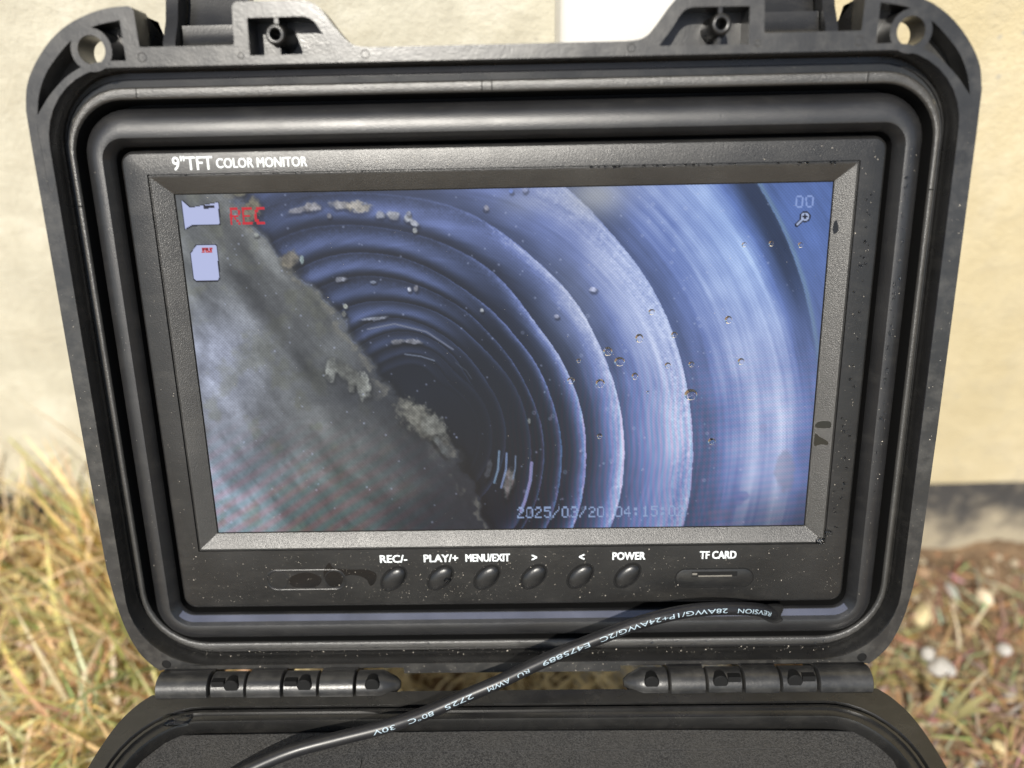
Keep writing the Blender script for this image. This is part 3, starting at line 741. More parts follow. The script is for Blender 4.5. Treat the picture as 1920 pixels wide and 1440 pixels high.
    for k in range(3):
        put(poly([(377.5 + 7 * k, 464), (383.5 + 7 * k, 463.7), (384 + 7 * k, 473), (378 + 7 * k, 473.3)]), (190, 50, 60))
        put(poly([(379.5 + 7 * k, 466), (382 + 7 * k, 466), (382 + 7 * k, 468), (379.5 + 7 * k, 468)]), (40, 30, 40))
        put(poly([(379.5 + 7 * k, 470), (382 + 7 * k, 470), (382 + 7 * k, 472), (379.5 + 7 * k, 472)]), (230, 150, 150))
    def text(sx, x0, y0, cw, chh, gap, c, slope=-0.018, a=1.0, shear=0.06):
        x = x0
        for ch in sx:
            bmp = FONT[ch]
            lx = (X - x - shear * (Y - y0)) / cw * 5; ly = (Y - y0 - slope * (X - x0)) / chh * 7
            j = (lx >= 0) & (lx < 5) & (ly >= 0) & (ly < 7)
            on = np.zeros(X.shape, bool); on[j] = bmp[ly[j].astype(int), lx[j].astype(int)] > 0
            colr[:, on] = colr[:, on] * (1 - a) + np.array(c, float)[:, None] / 255 * a; x += cw + gap
    text('REC', 430, 389, 19, 32, 4, (205, 22, 38))
    text('00', 1491, 368, 15, 23, 4, (150, 172, 228), a=0.85, shear=-0.02)
    text('2025/03/20 04:15:02', 971, 951, 13, 21, 3.7, (150, 172, 214), a=0.9, slope=-0.012, shear=0)
    dd = np.hypot(X - 1509, Y - 407)
    put(seg([(1505, 411), (1493, 423)], 3.4) > 0.5, (14, 18, 30)); put(dd < 10.5, (14, 18, 30)); put(dd < 7.5, (176, 190, 226)); put(seg([(1505, 411), (1494, 422)], 1.6) > 0.5, (176, 190, 226))
    put(((np.abs(X - 1509) < 1.8) & (np.abs(Y - 407) < 5)) | ((np.abs(Y - 407) < 1.8) & (np.abs(X - 1509) < 5)), (20, 24, 40))
    return np.clip(colr * 0.97 + 0.01, 0.02, 1)

def screen():
    c = screen_picture()
    lin = np.where(c <= 0.04045, c / 12.92, ((c + 0.055) / 1.055) ** 2.4)
    s, t = np.meshgrid(np.arange(NX + 1) / NX, np.arange(NY + 1) / NY)
    co = np.stack([(-99.25 + 198.5 * s) * MM, (55.9 - 111.8 * t) * MM, np.zeros_like(s)], -1).reshape(-1, 3)
    i = np.arange(NY)[:, None] * (NX + 1) + np.arange(NX)[None]
    q = np.stack([i, i + NX + 1, i + NX + 2, i + 1], -1).reshape(-1)
    me = bpy.data.meshes.new('screen'); nq = NX * NY
    me.vertices.add(co.shape[0]); me.vertices.foreach_set('co', co.ravel())
    me.loops.add(nq * 4); me.loops.foreach_set('vertex_index', q.astype(np.int32))
    me.polygons.add(nq); me.polygons.foreach_set('loop_start', np.arange(0, nq * 4, 4, dtype=np.int32))
    me.update(calc_edges=True); me.validate()
    at = me.color_attributes.new('display', 'FLOAT_COLOR', 'POINT')
    rgba = np.ones((co.shape[0], 4), np.float32); rgba[:, :3] = lin.reshape(3, -1).T
    at.data.foreach_set('color', rgba.ravel())
    m, nt, b = mat('lit_display')
    a = nt.nodes.new('ShaderNodeVertexColor'); a.layer_name = 'display'
    b.inputs['Base Color'].default_value = (0.006, 0.006, 0.007, 1); b.inputs['Roughness'].default_value = 0.16
    b.inputs['Specular IOR Level'].default_value = 0.24
    nt.links.new(a.outputs['Color'], b.inputs['Emission Color']); b.inputs['Emission Strength'].default_value = 0.92 * 2 ** (-EXPO)
    sm = tex(nt, 25, 4); mr = nt.nodes.new('ShaderNodeMapRange'); mr.inputs[3].default_value = 0.1; mr.inputs[4].default_value = 0.28
    nt.links.new(sm, mr.inputs[0]); nt.links.new(mr.outputs[0], b.inputs['Roughness'])
    me.materials.append(m)
    o = bpy.data.objects.new('screen', me); COL.objects.link(o); o.parent = MON
    tag(o, label='lit display showing a grey-blue ribbed pipe with a recording overlay')
screen()

# ---- printed lettering
def text_mesh(body, size, bold=0.0, align='CENTER', space=1.0, shear=0.0):
    cu = bpy.data.curves.new('t', 'FONT'); cu.body = body; cu.size = size; cu.align_x = align; cu.align_y = 'CENTER'
    cu.offset = bold; cu.space_character = space; cu.shear = shear; cu.resolution_u = 3
    o = bpy.data.objects.new('t', cu); COL.objects.link(o)
    bpy.context.view_layer.update()
    me = bpy.data.meshes.new_from_object(o.evaluated_get(bpy.context.evaluated_depsgraph_get()))
    V = [tuple(v.co) for v in me.vertices]; F = [tuple(p.vertices) for p in me.polygons]
    bpy.data.objects.remove(o); bpy.data.curves.remove(cu); bpy.data.meshes.remove(me)
    return V, F

def cut_rows(V, F, n=9):
    bm = bmesh.new(); vs = [bm.verts.new(v) for v in V]
    for f in F:
        try: bm.faces.new([vs[i] for i in f])
        except ValueError: pass
    y0, y1 = min(v[1] for v in V), max(v[1] for v in V)
    for k in range(1, n):
        bmesh.ops.bisect_plane(bm, geom=bm.verts[:] + bm.edges[:] + bm.faces[:], plane_co=(0, y0 + (y1 - y0) * k / n, 0), plane_no=(0, 1, 0))
    x0, x1 = min(v[0] for v in V), max(v[0] for v in V); m_ = max(2, int((x1 - x0) / 0.25))
    for k in range(1, m_):
        bmesh.ops.bisect_plane(bm, geom=bm.verts[:] + bm.edges[:] + bm.faces[:], plane_co=(x0 + (x1 - x0) * k / m_, 0, 0), plane_no=(1, 0, 0))
    bm.verts.index_update(); out = [tuple(v.co) for v in bm.verts], [tuple(v.index for v in f.verts) for f in bm.faces]
    bm.free(); return out

def print_text(body, u, v, height, width, wz=3.03, strike=0.1, mat_=None, name='lettering', shear=0.0):
    V, F = text_mesh(body, 1.0, 0.0, shear=shear)
    xs = [p[0] for p in V]; ys = [p[1] for p in V]
    cxm = (max(xs) + min(xs)) / 2; cym = (max(ys) + min(ys)) / 2
    kx = width / (max(xs) - min(xs)); ky = height / (max(ys) - min(ys))
    V = [(u + (p[0] - cxm) * kx, v + (p[1] - cym) * ky, wz) for p in V]
    k = strike; parts = [([(p[0] + dx, p[1] + dy, p[2] + i * 0.003) for p in V], F) for i, (dx, dy) in enumerate(((-k, -k * .5), (k, -k * .5), (-k, k * .5), (k, k * .5), (0, 0)))]
    V, F = join(*parts)
    return mk(name, V, F, mat_ or P_PRINT, MON, smooth=0)

print_text('9"TFT', -91.6, 65.05, 4.0, 12.0, strike=0.06)
print_text('COLOR MONITOR', -71.0, 64.85, 2.75, 27.0, strike=0.06)
for body, u, wd in (('REC/-', -39.5, 9.4), ('PLAY/+', -23.4, 11.8), ('MENU/EXIT', -7.5, 15.2), ('POWER', 40.2, 11.2), ('TF CARD', 70.2, 12.4)):
    print_text(body, u, -65.1, 2.75, wd - 0.3, strike=0.11)
print_text('>', 8.3, -65.2, 2.0, 1.6, strike=0.14); print_text('<', 24.3, -65.2, 2.0, 1.6, strike=0.14)

# ---- buttons, card slot and blind window
def ellipse(cx, cy, a, b, ang, n=32):
    c, s = math.cos(ang), math.sin(ang)
    return [(cx + a * math.cos(t) * c - b * math.sin(t) * s, cy + a * math.cos(t) * s + b * math.sin(t) * c) for t in [2 * math.pi * i / n for i in range(n)]]
def button_mesh():
    A = math.radians(46)
    L = []
    for a, b_, w_ in ((5.15, 3.2, -0.02), (5.1, 3.15, 0.35), (4.75, 2.9, 0.8), (3.9, 2.35, 1.2), (2.6, 1.55, 1.45), (1.2, 0.7, 1.55)):
        L.append([(p[0], p[1], w_) for p in ellipse(0, 0, a, b_, A)])
    return loft(L, True), loft([[(p[0], p[1], 0.012) for p in ellipse(0, 0, 5.75, 3.7, A)], [(p[0], p[1], 0.03) for p in ellipse(0, 0, 5.6, 3.55, A)], [(p[0], p[1], 0.02) for p in ellipse(0, 0, 5.1, 3.15, A)]])
(bv, bf), (gv, gf) = button_mesh()
b0 = recalc(mk('button', bv, bf, P_BUTTON, MON, Matrix.Translation(Vector((-39.9, -72.5, 3)) * MM), smooth=80))
g0 = mk('button_gap', gv, gf, P_GAP, b0)
for u in (-23.9, -8.0, 7.9, 23.8, 39.8):
    b1 = b0.copy(); COL.objects.link(b1); b1.parent = MON; b1.matrix_local = Matrix.Translation(Vector((u, -72.4, 3)) * MM)
    g1 = g0.copy(); COL.objects.link(g1); g1.parent = b1

def stadium(cx, cy, hw, hh, n=10): return [(p[0], p[1]) for p in [(cx + q[0], cy + q[1]) for q in rr(hw, hh, -hh, hh - 0.01, hh - 0.01, 0, n)]]
def card_slot():
    st = lambda k, w_: [(p[0], p[1], w_) for p in stadium(69.3, -73.7, 13.4 - k, 3.7 - k)]
    V, F = loft([st(0, 3.012), st(0.1, 3.03), st(0.35, 3.03), st(0.45, 3.012)]); g = mk('slot_groove', V, F, P_GAP, MON)
    V, F = loft([st(0.45, 3.0), st(0.5, 3.12), st(0.8, 3.2)], True); s = recalc(mk('card_slot', V, F, P_BUTTON, MON))
    V, F = loft([[(x, y, 3.215) for x, y in ((61.6, -73.0), (77.0, -73.0), (77.0, -71.2), (61.6, -71.2))], [(x, y, 3.212) for x, y in ((61.9, -72.8), (76.7, -72.8), (76.7, -71.4), (61.9, -71.4))]], True)
    mk('slot_opening', V, F, P_GAP, s)
    V, F = box(63.8, 75.2, -73.05, -72.6, 3.2, 3.3); mk('slot_contact', V, F, P_METAL, s)
    V, F = box(61.8, 63.4, -72.4, -71.7, 3.2, 3.28); mk('slot_contact', V, F, P_METAL, s)
card_slot()
def ring_line(loop, wid, w_, name):
    n = len(loop); cx = sum(p[0] for p in loop) / n; cy = sum(p[1] for p in loop) / n
    def off(k):
        out = []
        for i in range(n):
            p, q = Vector(loop[i - 1]), Vector(loop[(i + 1) % n]); d = (q - p).normalized(); out.append((loop[i][0] + d.y * k, loop[i][1] - d.x * k))
        return out
    V, F = loft([[(p[0], p[1], 3.0) for p in off(wid)], [(p[0], p[1], 3 + w_) for p in off(wid * 0.3)], [(p[0], p[1], 3 + w_) for p in off(-wid * 0.3)], [(p[0], p[1], 3.0) for p in off(-wid)]])
    return recalc(mk(name, V, F, P_BUTTON, MON))
ring_line(stadium(-70.0, -72.7, 13.6, 3.7), 0.25, 0.10, 'blind_window')
ring_line(circ(-79.7, -72.7, 3.4), 0.22, 0.12, 'blind_window_rim'); ring_line(circ(-60.2, -72.6, 3.3), 0.22, 0.12, 'blind_window_rim')

# ------------------------------------------------------------------ cable
CP = [(94.0, 26.3, 4.3), (91.0, 23.4, 10.3), (85.1, 21.3, 15.7), (76.4, 19.6, 19.2), (66.1, 18.2, 21.1), (55.1, 16.3, 21.8), (42.6, 13.6, 20.6), (30.2, 10.3, 18.0), (17.8, 6.9, 15.0), (7.3, 3.3, 12.7),
      (-3.1, -0.5, 10.2), (-13.6, -3.6, 7.6), (-27.1, -8.2, 5.0), (-40.4, -12.3, 4.0), (-53.7, -14.9, 2.5), (-66.9, -17.6, 1.0), (-76.4, -20.9, 0.0), (-85.5, -25.2, -1.0), (-95.3, -31.5, -2.0), (-105, -40.5, -2.2), (-108, -60, -2.6), (-95, -85, -3), (-60, -105, -3)]
def cable():
    P = catmull([Vector(p) for p in CP], 8); R_ = 2.2
    root = empty('cable', Matrix.Translation((0, 0, HB)))
    tag(root, 'round black cable with pale printed lettering running from the monitor corner across the hinge', 'cable')
    N = len(P); T = []; X1 = []; Y1 = []
    view = (CAMP - Vector((0, 0, HB))) / MM
    ref = (view - P[N // 3]).normalized()           # frame: X1 faces outwards from the lid
    for i in range(N):
        t = (P[min(i + 1, N - 1)] - P[max(i - 1, 0)]).normalized(); T.append(t)
        x = (ref - t * ref.dot(t)).normalized(); X1.append(x); Y1.append(t.cross(x))
    n = 20; L = []
    for i in range(N):
        L.append([tuple(P[i] + R_ * (math.cos(a) * X1[i] + math.sin(a) * Y1[i])) for a in [2 * math.pi * k / n for k in range(n)]])
    V, F = loft(L); recalc(mk('sheath', V, F, P_CABLE, root, smooth=60))
    arc = [0]
    for i in range(1, N): arc.append(arc[-1] + (P[i] - P[i - 1]).length)
    def at(s, ang, r):
        i = max(0, min(N - 2, np.searchsorted(arc, s) - 1)); f = (s - arc[i]) / (arc[i + 1] - arc[i])
        p = P[i].lerp(P[i + 1], f); x = X1[i].lerp(X1[i + 1], f).normalized(); y = Y1[i].lerp(Y1[i + 1], f).normalized()
        return tuple(p + r * (math.cos(ang) * x + math.sin(ang) * y))
    def near(x):                                     # arc length where the cable passes this x
        for i in range(3, N - 1):
            if P[i].x >= x > P[i + 1].x: return arc[i] + (arc[i + 1] - arc[i]) * (P[i].x - x) / (P[i].x - P[i + 1].x)
    # text reads away from the hole, feet towards the monitor side
    for body, xa, xb, flip in (('REVSION', 87.0, 75.0, 0), ('28AWG/1P+24AWG/2C', 71.5, 29.0, 0), ('E475889', 25.5, 10.0, 0), ('RU', 5.6, 1.8, 1), ('AWM', -0.6, -7.6, 0), ('2725', -12.4, -21.4, 0), ('80\u00b0C', -25.0, -33.0, 0), ('30V', -37.0, -43.6, 0)):
        V, F = cut_rows(*text_mesh(body, 1.0, 0.0, 'LEFT'))
        xs = [p[0] for p in V]; ys = [p[1] for p in V]; x0, x1 = min(xs), max(xs); y0, y1 = min(ys), max(ys)
        s0, s1 = near(xa), near(xb)
        W = []
        for p in V:
            fx = (p[0] - x0) / (x1 - x0); fy = (p[1] - y0) / (y1 - y0) - 0.5
            hgt = 1.55 if not flip else 1.2
            ang = -0.42 - fy * hgt / R_
            W.append(at(s0 + (s1 - s0) * fx, ang, R_ + 0.035))
        mk('lettering', W, F, P_CPRINT, root, smooth=0)
    # torn hole in the frame where the cable leaves
    return root
CAB = cable()

def cable_hole():
    pts = [(86.5, -83.6), (92.2, -83.4), (93.0, -85.2), (92.3, -87.6), (93.2, -89.4), (90.5, -90.6), (87.0, -89.2), (84.0, -86.5)]
    loop = [tuple(p)[:2] for p in catmull([(x, y, 0) for x, y in pts], 3, True)]
    V, F = loft([[(p[0], p[1], 4.0) for p in loop], [(p[0] * 0.97 + 89 * 0.03, p[1] * 0.95 - 86.5 * 0.05, 4.75) for p in loop], [(p[0] * 0.9 + 8.9, p[1] * 0.88 - 86.5 * 0.12, 4.7) for p in loop], [(p[0] * 0.84 + 89 * 0.16, p[1] * 0.8 - 86.5 * 0.2, 4.5) for p in loop]], True)
    o = recalc(mk('cable_hole', V, F, P_GAP, LID, smooth=20))
cable_hole()

# ------------------------------------------------------------------ water
LID3 = M_LID
def drop_mesh(n=16):
    L = []
    for k in range(6):
        a = math.radians(90 * k / 6); L.append([(math.cos(a) * math.cos(2 * math.pi * i / n), math.cos(a) * math.sin(2 * math.pi * i / n), math.sin(a) * 0.72) for i in range(n)])
    V, F = loft(L); V.append((0, 0, 0.72)); t = len(V) - 1; o = 5 * n
    F += [(o + i, o + (i + 1) % n, t) for i in range(n)]
    F.append(tuple(reversed(range(n))))
    me = bpy.data.meshes.new('water_drop'); me.from_pydata([tuple(c * MM for c in v) for v in V], [], F); me.shade_smooth()
    me.materials.append(P_WATER); return me
DM = drop_mesh()
DROPS = [(32.5, 5.1, 1.5, 'dark round water drop near the screen middle, upper of a close pair'), (36.3, 1.7, 1.55, 'dark round water drop near the screen middle, lower of a close pair'), (42.4, 9.2, 1.45, 'pale oval water drop above and right of the close pair of drops'),
         (30.2, -5.4, 1.5, 'pale water drop below the close pair of drops'), (20.8, -4.3, 1.1, 'small water drop left of the pale drop below the close pair'), (23.3, 2.2, 0.75, 'tiny water bead left of the close pair of drops'), (53.4, 10.1, 1.0, 'small water drop on the sharp pipe rib right of the pale oval drop'),
         (46.1, 17.5, 0.95, 'small water drop highest of those on the pipe rib right of the middle'), (41.3, -3.2, 1.2, 'faint water drop right of and below the close pair of drops'), (51.7, 0.2, 1.0, 'small water drop left of the sharp pipe rib, above the largest drop'),
         (59.4, -9.6, 1.9, 'largest water drop on the screen, touching the sharp pipe rib'), (70.2, 14.6, 1.3, 'lone water drop high on the broad blue rib at the right of the screen'), (74.9, 1.1, 1.1, 'lone water drop midway down the broad blue rib at the right of the screen'),
         (66.9, -25.7, 1.15, 'lone water drop low on the broad blue rib, above the clock reading'), (30.2, -23.3, 0.95, 'small water drop above the middle of the date on the screen'), (59.2, 0.4, 0.95, 'small water drop just right of the sharp pipe rib, above the largest drop'),
         (45.6, -8.6, 0.5, 'minute water bead left of the largest drop'), (82.0, 38.0, 0.85, 'water bead under the zoom symbol, middle of a row of three'), (91.0, 37.4, 0.85, 'water bead under the zoom symbol, rightmost of a row of three'), (73.8, 37.8, 0.75, 'water bead under the zoom symbol, leftmost of a row of three')]
for i, (u, v, r, lab) in enumerate(DROPS):
    o = bpy.data.objects.new('water_drop', DM); COL.objects.link(o)
    o.matrix_world = M_LID @ Matrix.Translation(Vector((u, v, 0.015)) * MM) @ Matrix.Diagonal((r * (1 + 0.12 * math.sin(i * 2.1)), r, r * 0.95, 1))
    tag(o, lab, 'water drop', 'water drops on the screen')

def blob(name, u, v, wz, pts_r, h, label, matrix=M_LID, seed=1):
    r_ = random.Random(seed); n = 22; L = []
    rad = [1 + 0.25 * r_.uniform(-1, 1) for _ in range(n)]; rad = [(rad[i - 1] + rad[i] * 2 + rad[(i + 1) % n]) / 4 for i in range(n)]
    for k in range(5):
        a = math.radians(90 * k / 5)
        L.append([(u + pts_r[0] * math.cos(a) * rad[i] * math.cos(2 * math.pi * i / n), v + pts_r[1] * math.cos(a) * rad[i] * math.sin(2 * math.pi * i / n), wz + h * math.sin(a)) for i in range(n)])
    V, F = loft(L, True)
    o = recalc(mk(name, V, F, P_WATER, None, smooth=80)); o.matrix_world = matrix
    return tag(o, label, 'water')
blob('water_bead', 104.4, -60.6, 2.2, (1.7, 1.5), 1.2, 'water bead in the lower right corner of the screen surround', seed=3)
blob('water_bead', 106.5, -57.5, 2.95, (1.6, 1.0), 0.5, 'flat water bead just above the lower right corner of the screen surround', seed=4)
blob('water_puddle', -110.5, -6.6, -1.3, (5.5, 2.6), 1.8, 'glistening puddle on the seal at the left hinge end of the case base', Matrix.Translation((0, 0, HB)), seed=5)
blob('water_bead', -21.5, -70.6 - 2, 4.45, (1.0, 0.9), 0.5, 'water bead sitting on the second button', seed=6)

def wet_mark(pts, label, seed, wfun, parent_m=M_LID):
    loop = [tuple(p)[:2] for p in catmull([(x, y, 0) for x, y in pts], 4, True)]
    V, F = poly_holes([loop], 0); V = [(p[0], p[1], wfun(p[0], p[1])) for p in V]
    m = bpy.data.materials.get('wet_film')
    if not m:
        m, nt, b = mat('wet_film'); b.inputs['Base Color'].default_value = (0.009, 0.0088, 0.0085, 1); b.inputs['Specular IOR Level'].default_value = 0.4
        n = tex(nt, 200, 2); nt.links.new(ramp(nt, n, [(0, (0.05,) * 3), (1, (0.12,) * 3)]), b.inputs['Roughness'])
    o = mk('wet_mark', V, F, m, None, smooth=0); o.matrix_world = parent_m
    return tag(o, label, 'wet mark')
bev = lambda u, v: 0.35 + (abs(u) - 99.6) / 4.9 * 2.25 + 0.03
wet_mark([(100.2, -19.9), (101.5, -18.9), (104.0, -18.8), (104.3, -20.6), (103, -21.1), (100.2, -21.2)], 'upper dark wet smear on the right edge of the screen surround', 1, bev)
wet_mark([(100.2, -23.2), (101.4, -24.2), (103.6, -25.3), (104.0, -26.6), (101.8, -26.8), (100.2, -27.4)], 'lower dark wet smear on the right edge of the screen surround', 2, bev)
wet_mark([(100.2, 43.5), (100.9, 44.8), (101.4, 43.2), (101.6, 41.6), (100.7, 40.6), (100.2, 41.4)], 'small dark wet spot high on the right edge of the screen surround', 3, bev)

fl3 = lambda u, v: 3.035
wet_mark([(-76, -73), (-74, -70.8), (-70, -69.8), (-66.5, -70.6), (-64.6, -72.6), (-66.4, -75.2), (-70, -75.6), (-74.5, -75.2)], 'dark wet blot inside the blank window left of the buttons', 4, fl3)
wet_mark([(-63.5, -69.0), (-61.5, -66.4), (-60, -68.3), (-55, -68.9), (-49, -69.0), (-45.8, -70.6), (-46.2, -73.6), (-48, -75.2), (-49.4, -72.6), (-53, -71.0), (-56.6, -71.6), (-58.4, -74.8), (-62.5, -75.4), (-63.8, -72)], 'dark wet smear between the blank window and the first button', 5, fl3)

# loose dust and grit on the plastic
def dust():
    V = []; F = []
    r_ = random.Random(11)
    def fleck(u, v, wz, s):
        a = r_.uniform(0, 6.28); e = r_.uniform(0.5, 1.0); o = len(V)
        c, d = math.cos(a) * s, math.sin(a) * s
        V.extend([(u + c, v + d, wz), (u - d * e, v + c * e, wz), (u - c, v - d, wz), (u + d * e, v - c * e, wz), (u, v, wz + s * 0.7)])
        F.extend([(o, o + 1, o + 4), (o + 1, o + 2, o + 4), (o + 2, o + 3, o + 4), (o + 3, o, o + 4)])
    for _ in range(900):
        u, v = r_.uniform(-110, 110), r_.uniform(-81, -62.5)
        if r_.random() < 0.45: u = r_.gauss(-25, 32)
        if abs(u) < 110: fleck(u, v, 3.02, min(0.22, r_.lognormvariate(-2.6, 0.5)))
    for _ in range(120): fleck(r_.uniform(-110, 110), r_.uniform(62.6, 66.5), 3.02, min(0.2, r_.lognormvariate(-2.6, 0.5)))
    for s in (-1, 1):
        for _ in range(90 if s > 0 else 40): fleck(s * r_.uniform(106, 111), r_.uniform(-78, 64), 3.02, min(0.25, r_.lognormvariate(-2.5, 0.5)))
        for _ in range(70 if s > 0 else 25): fleck(s * r_.uniform(118, 121), r_.uniform(-80, 65), 4.5, min(0.25, r_.lognormvariate(-2.5, 0.5)))
        for _ in range(45): fleck(s * r_.uniform(130, 134), r_.uniform(-90, 75), 10.02, min(0.28, r_.lognormvariate(-2.4, 0.5)))
    for _ in range(160): fleck(r_.uniform(-115, 115), r_.uniform(-100.6, -98.2), 6.15, min(0.28, r_.lognormvariate(-2.3, 0.5)))
    for _ in range(130): fleck(r_.uniform(-118, 118), r_.uniform(-104.5, -101.4), 10.02, min(0.28, r_.lognormvariate(-2.3, 0.5)))
    for _ in range(240): fleck(r_.uniform(-98, 98), r_.uniform(-55, 55), 0.02, min(0.16, r_.lognormvariate(-2.9, 0.45)))
    m = simple('pale_grit', (0.55, 0.50, 0.42), 0.7)
    o = mk('dust', V, F, m, None, smooth=0); o.matrix_world = M_LID
    tag(o, 'pale dust and grit scattered over the open lid', 'dust', kind='stuff')
dust()

# fine spray of water on the screen's right edge and along the surround
def spray():
    r_ = random.Random(21); V = []; F = []
    def bead(u, v, wz, r, h):
        n = 8; o = len(V)
        for k, (kk, hh) in enumerate(((1, 0), (0.8, 0.6), (0.4, 0.92))):
            for i in range(n): V.append((u + r * kk * math.cos(i * 0.785), v + r * kk * math.sin(i * 0.785), wz + h * hh))
        V.append((u, v, wz + h))
        for k in range(2):
            for i in range(n): j = (i + 1) % n; F.append((o + k * n + i, o + k * n + j, o + (k + 1) * n + j, o + (k + 1) * n + i))
        for i in range(n): F.append((o + 2 * n + i, o + 2 * n + (i + 1) % n, o + 3 * n))
        F.append(tuple(o + i for i in reversed(range(n))))
    for _ in range(150):
        u = 98 - abs(r_.gauss(0, 14)); v = r_.uniform(-52, 46); r = r_.uniform(0.10, 0.32); bead(u, v, 0.02, r, r * 0.6)
    for _ in range(50):
        r = r_.uniform(0.1, 0.25); bead(r_.uniform(-90, 95), r_.uniform(-54, 54), 0.02, r, r * 0.6)
    for _ in range(46):
        r = r_.uniform(0.25, 0.6); bead(r_.uniform(20, 100), 61.35 + r_.uniform(-0.3, 0.2), 2.3, r, r * 0.9)
    for _ in range(26):
        r = r_.uniform(0.2, 0.5); bead(r_.uniform(-100, -40), 61.35 + r_.uniform(-0.3, 0.2), 2.3, r, r * 0.9)
    for _ in range(40):
        r = r_.uniform(0.2, 0.55); bead(r_.uniform(107, 110.5), r_.uniform(-62, 55), 3.0, r, r * 0.5)
    for _ in range(46):
        r = r_.uniform(0.2, 0.6); bead(r_.uniform(118.4, 120.2), r_.uniform(-45, 60), 4.5, r, r * 0.5)
    for _ in range(40):
        r = r_.uniform(0.2, 0.5); bead(r_.uniform(-110, 110), r_.uniform(-99.3, -97.6), 3.2, r, r * 0.6)
    o = mk('water_spray', V, F, P_WATER, None, smooth=80); o.matrix_world = M_LID
    tag(o, 'fine spray of tiny water droplets over the right of the screen and its surround', 'water', kind='stuff')
spray()

# moulding marks and parting lines
def marks():
    for u, v, r in ((-36.8, 92.9, 1.2), (36.8, 92.9, 1.2), (-99.2, 93.4, 1.3), (99.2, 93.4, 1.3), (-71.5, 93.2, 0.9), (71.5, 93.4, 0.9)):
        a, b_, c = circ(u, v, r, 18), circ(u, v, r - 0.12, 18), circ(u, v, r - 0.24, 18)
        V, F = loft([[(p[0], p[1], 10.0) for p in a], [(p[0], p[1], 10.07) for p in b_], [(p[0], p[1], 10.0) for p in c]])
        mk('moulding_mark', V, F, P_RIM, LID)
    for u0, u1, v0, v1 in ((-5.2, -4.9, 83.4, 86.1), (-2.3, -2.0, 83.4, 86.1), (-105.6, -105.3, 83.4, 86.1), (105.3, 105.6, 83.4, 86.1), (-127.8, -126.5, 53.0, 53.4), (126.5, 127.8, 53.0, 53.4)):
        V, F = box(u0, u1, v0, v1, 3.0, 3.24); mk('parting_line', V, F, P_GAP, LID)
    for s in (-1, 1):                       # U-shaped ejector outline on the side of the flange
        P = [(s * 131.9, 76), (s * 131.7, 60), (s * 131.0, 57.6), (s * 130.0, 58.2), (s * 129.6, 60)]
        Pc = [tuple(p)[:2] for p in catmull([(x, y, 0) for x, y in P], 4)]
        V = []; F = []
        for x, y in Pc: V += [(x - 0.09, y - 0.05, 9.99), (x, y, 10.05), (x + 0.09, y + 0.05, 9.99)]
        for i in range(len(Pc) - 1): F += [(3 * i, 3 * i + 1, 3 * i + 4, 3 * i + 3), (3 * i + 1, 3 * i + 2, 3 * i + 5, 3 * i + 4)]
        mk('moulding_mark', V, F, P_RIM, LID)
marks()

# ------------------------------------------------------------------ grass, litter, stones
def leaf_mat(name):
    m, nt, b = mat(name)
    a = nt.nodes.new('ShaderNodeVertexColor'); a.layer_name = 'tint'
    n = tex(nt, 250, 3); col = mixc(nt, 0.35, a.outputs['Color'], mixc(nt, n, (0.6, 0.6, 0.6), (1.2, 1.2, 1.2)), 'MULTIPLY')
    nt.links.new(col, b.inputs['Base Color']); b.inputs['Roughness'].default_value = 0.6
    b.inputs['Transmission Weight'].default_value = 0
    tr = nt.nodes.new('ShaderNodeBsdfTranslucent'); nt.links.new(col, tr.inputs[0])
    mx = nt.nodes.new('ShaderNodeMixShader'); mx.inputs[0].default_value = 0.38
    out = nt.nodes['Material Output']
    nt.links.new(b.outputs[0], mx.inputs[1]); nt.links.new(tr.outputs[0], mx.inputs[2]); nt.links.new(mx.outputs[0], out.inputs[0])
    return m
LEAF = leaf_mat('grass_blade')
STRAW = [(0.72, 0.59, 0.28), (0.76, 0.65, 0.36), (0.68, 0.53, 0.24), (0.78, 0.69, 0.46), (0.58, 0.45, 0.27)]
TAN = [(0.55, 0.42, 0.24), (0.62, 0.50, 0.32), (0.48, 0.34, 0.18), (0.40, 0.26, 0.14), (0.66, 0.56, 0.40)]
GREEN = [(0.34, 0.38, 0.14), (0.44, 0.44, 0.19), (0.30, 0.34, 0.15)]

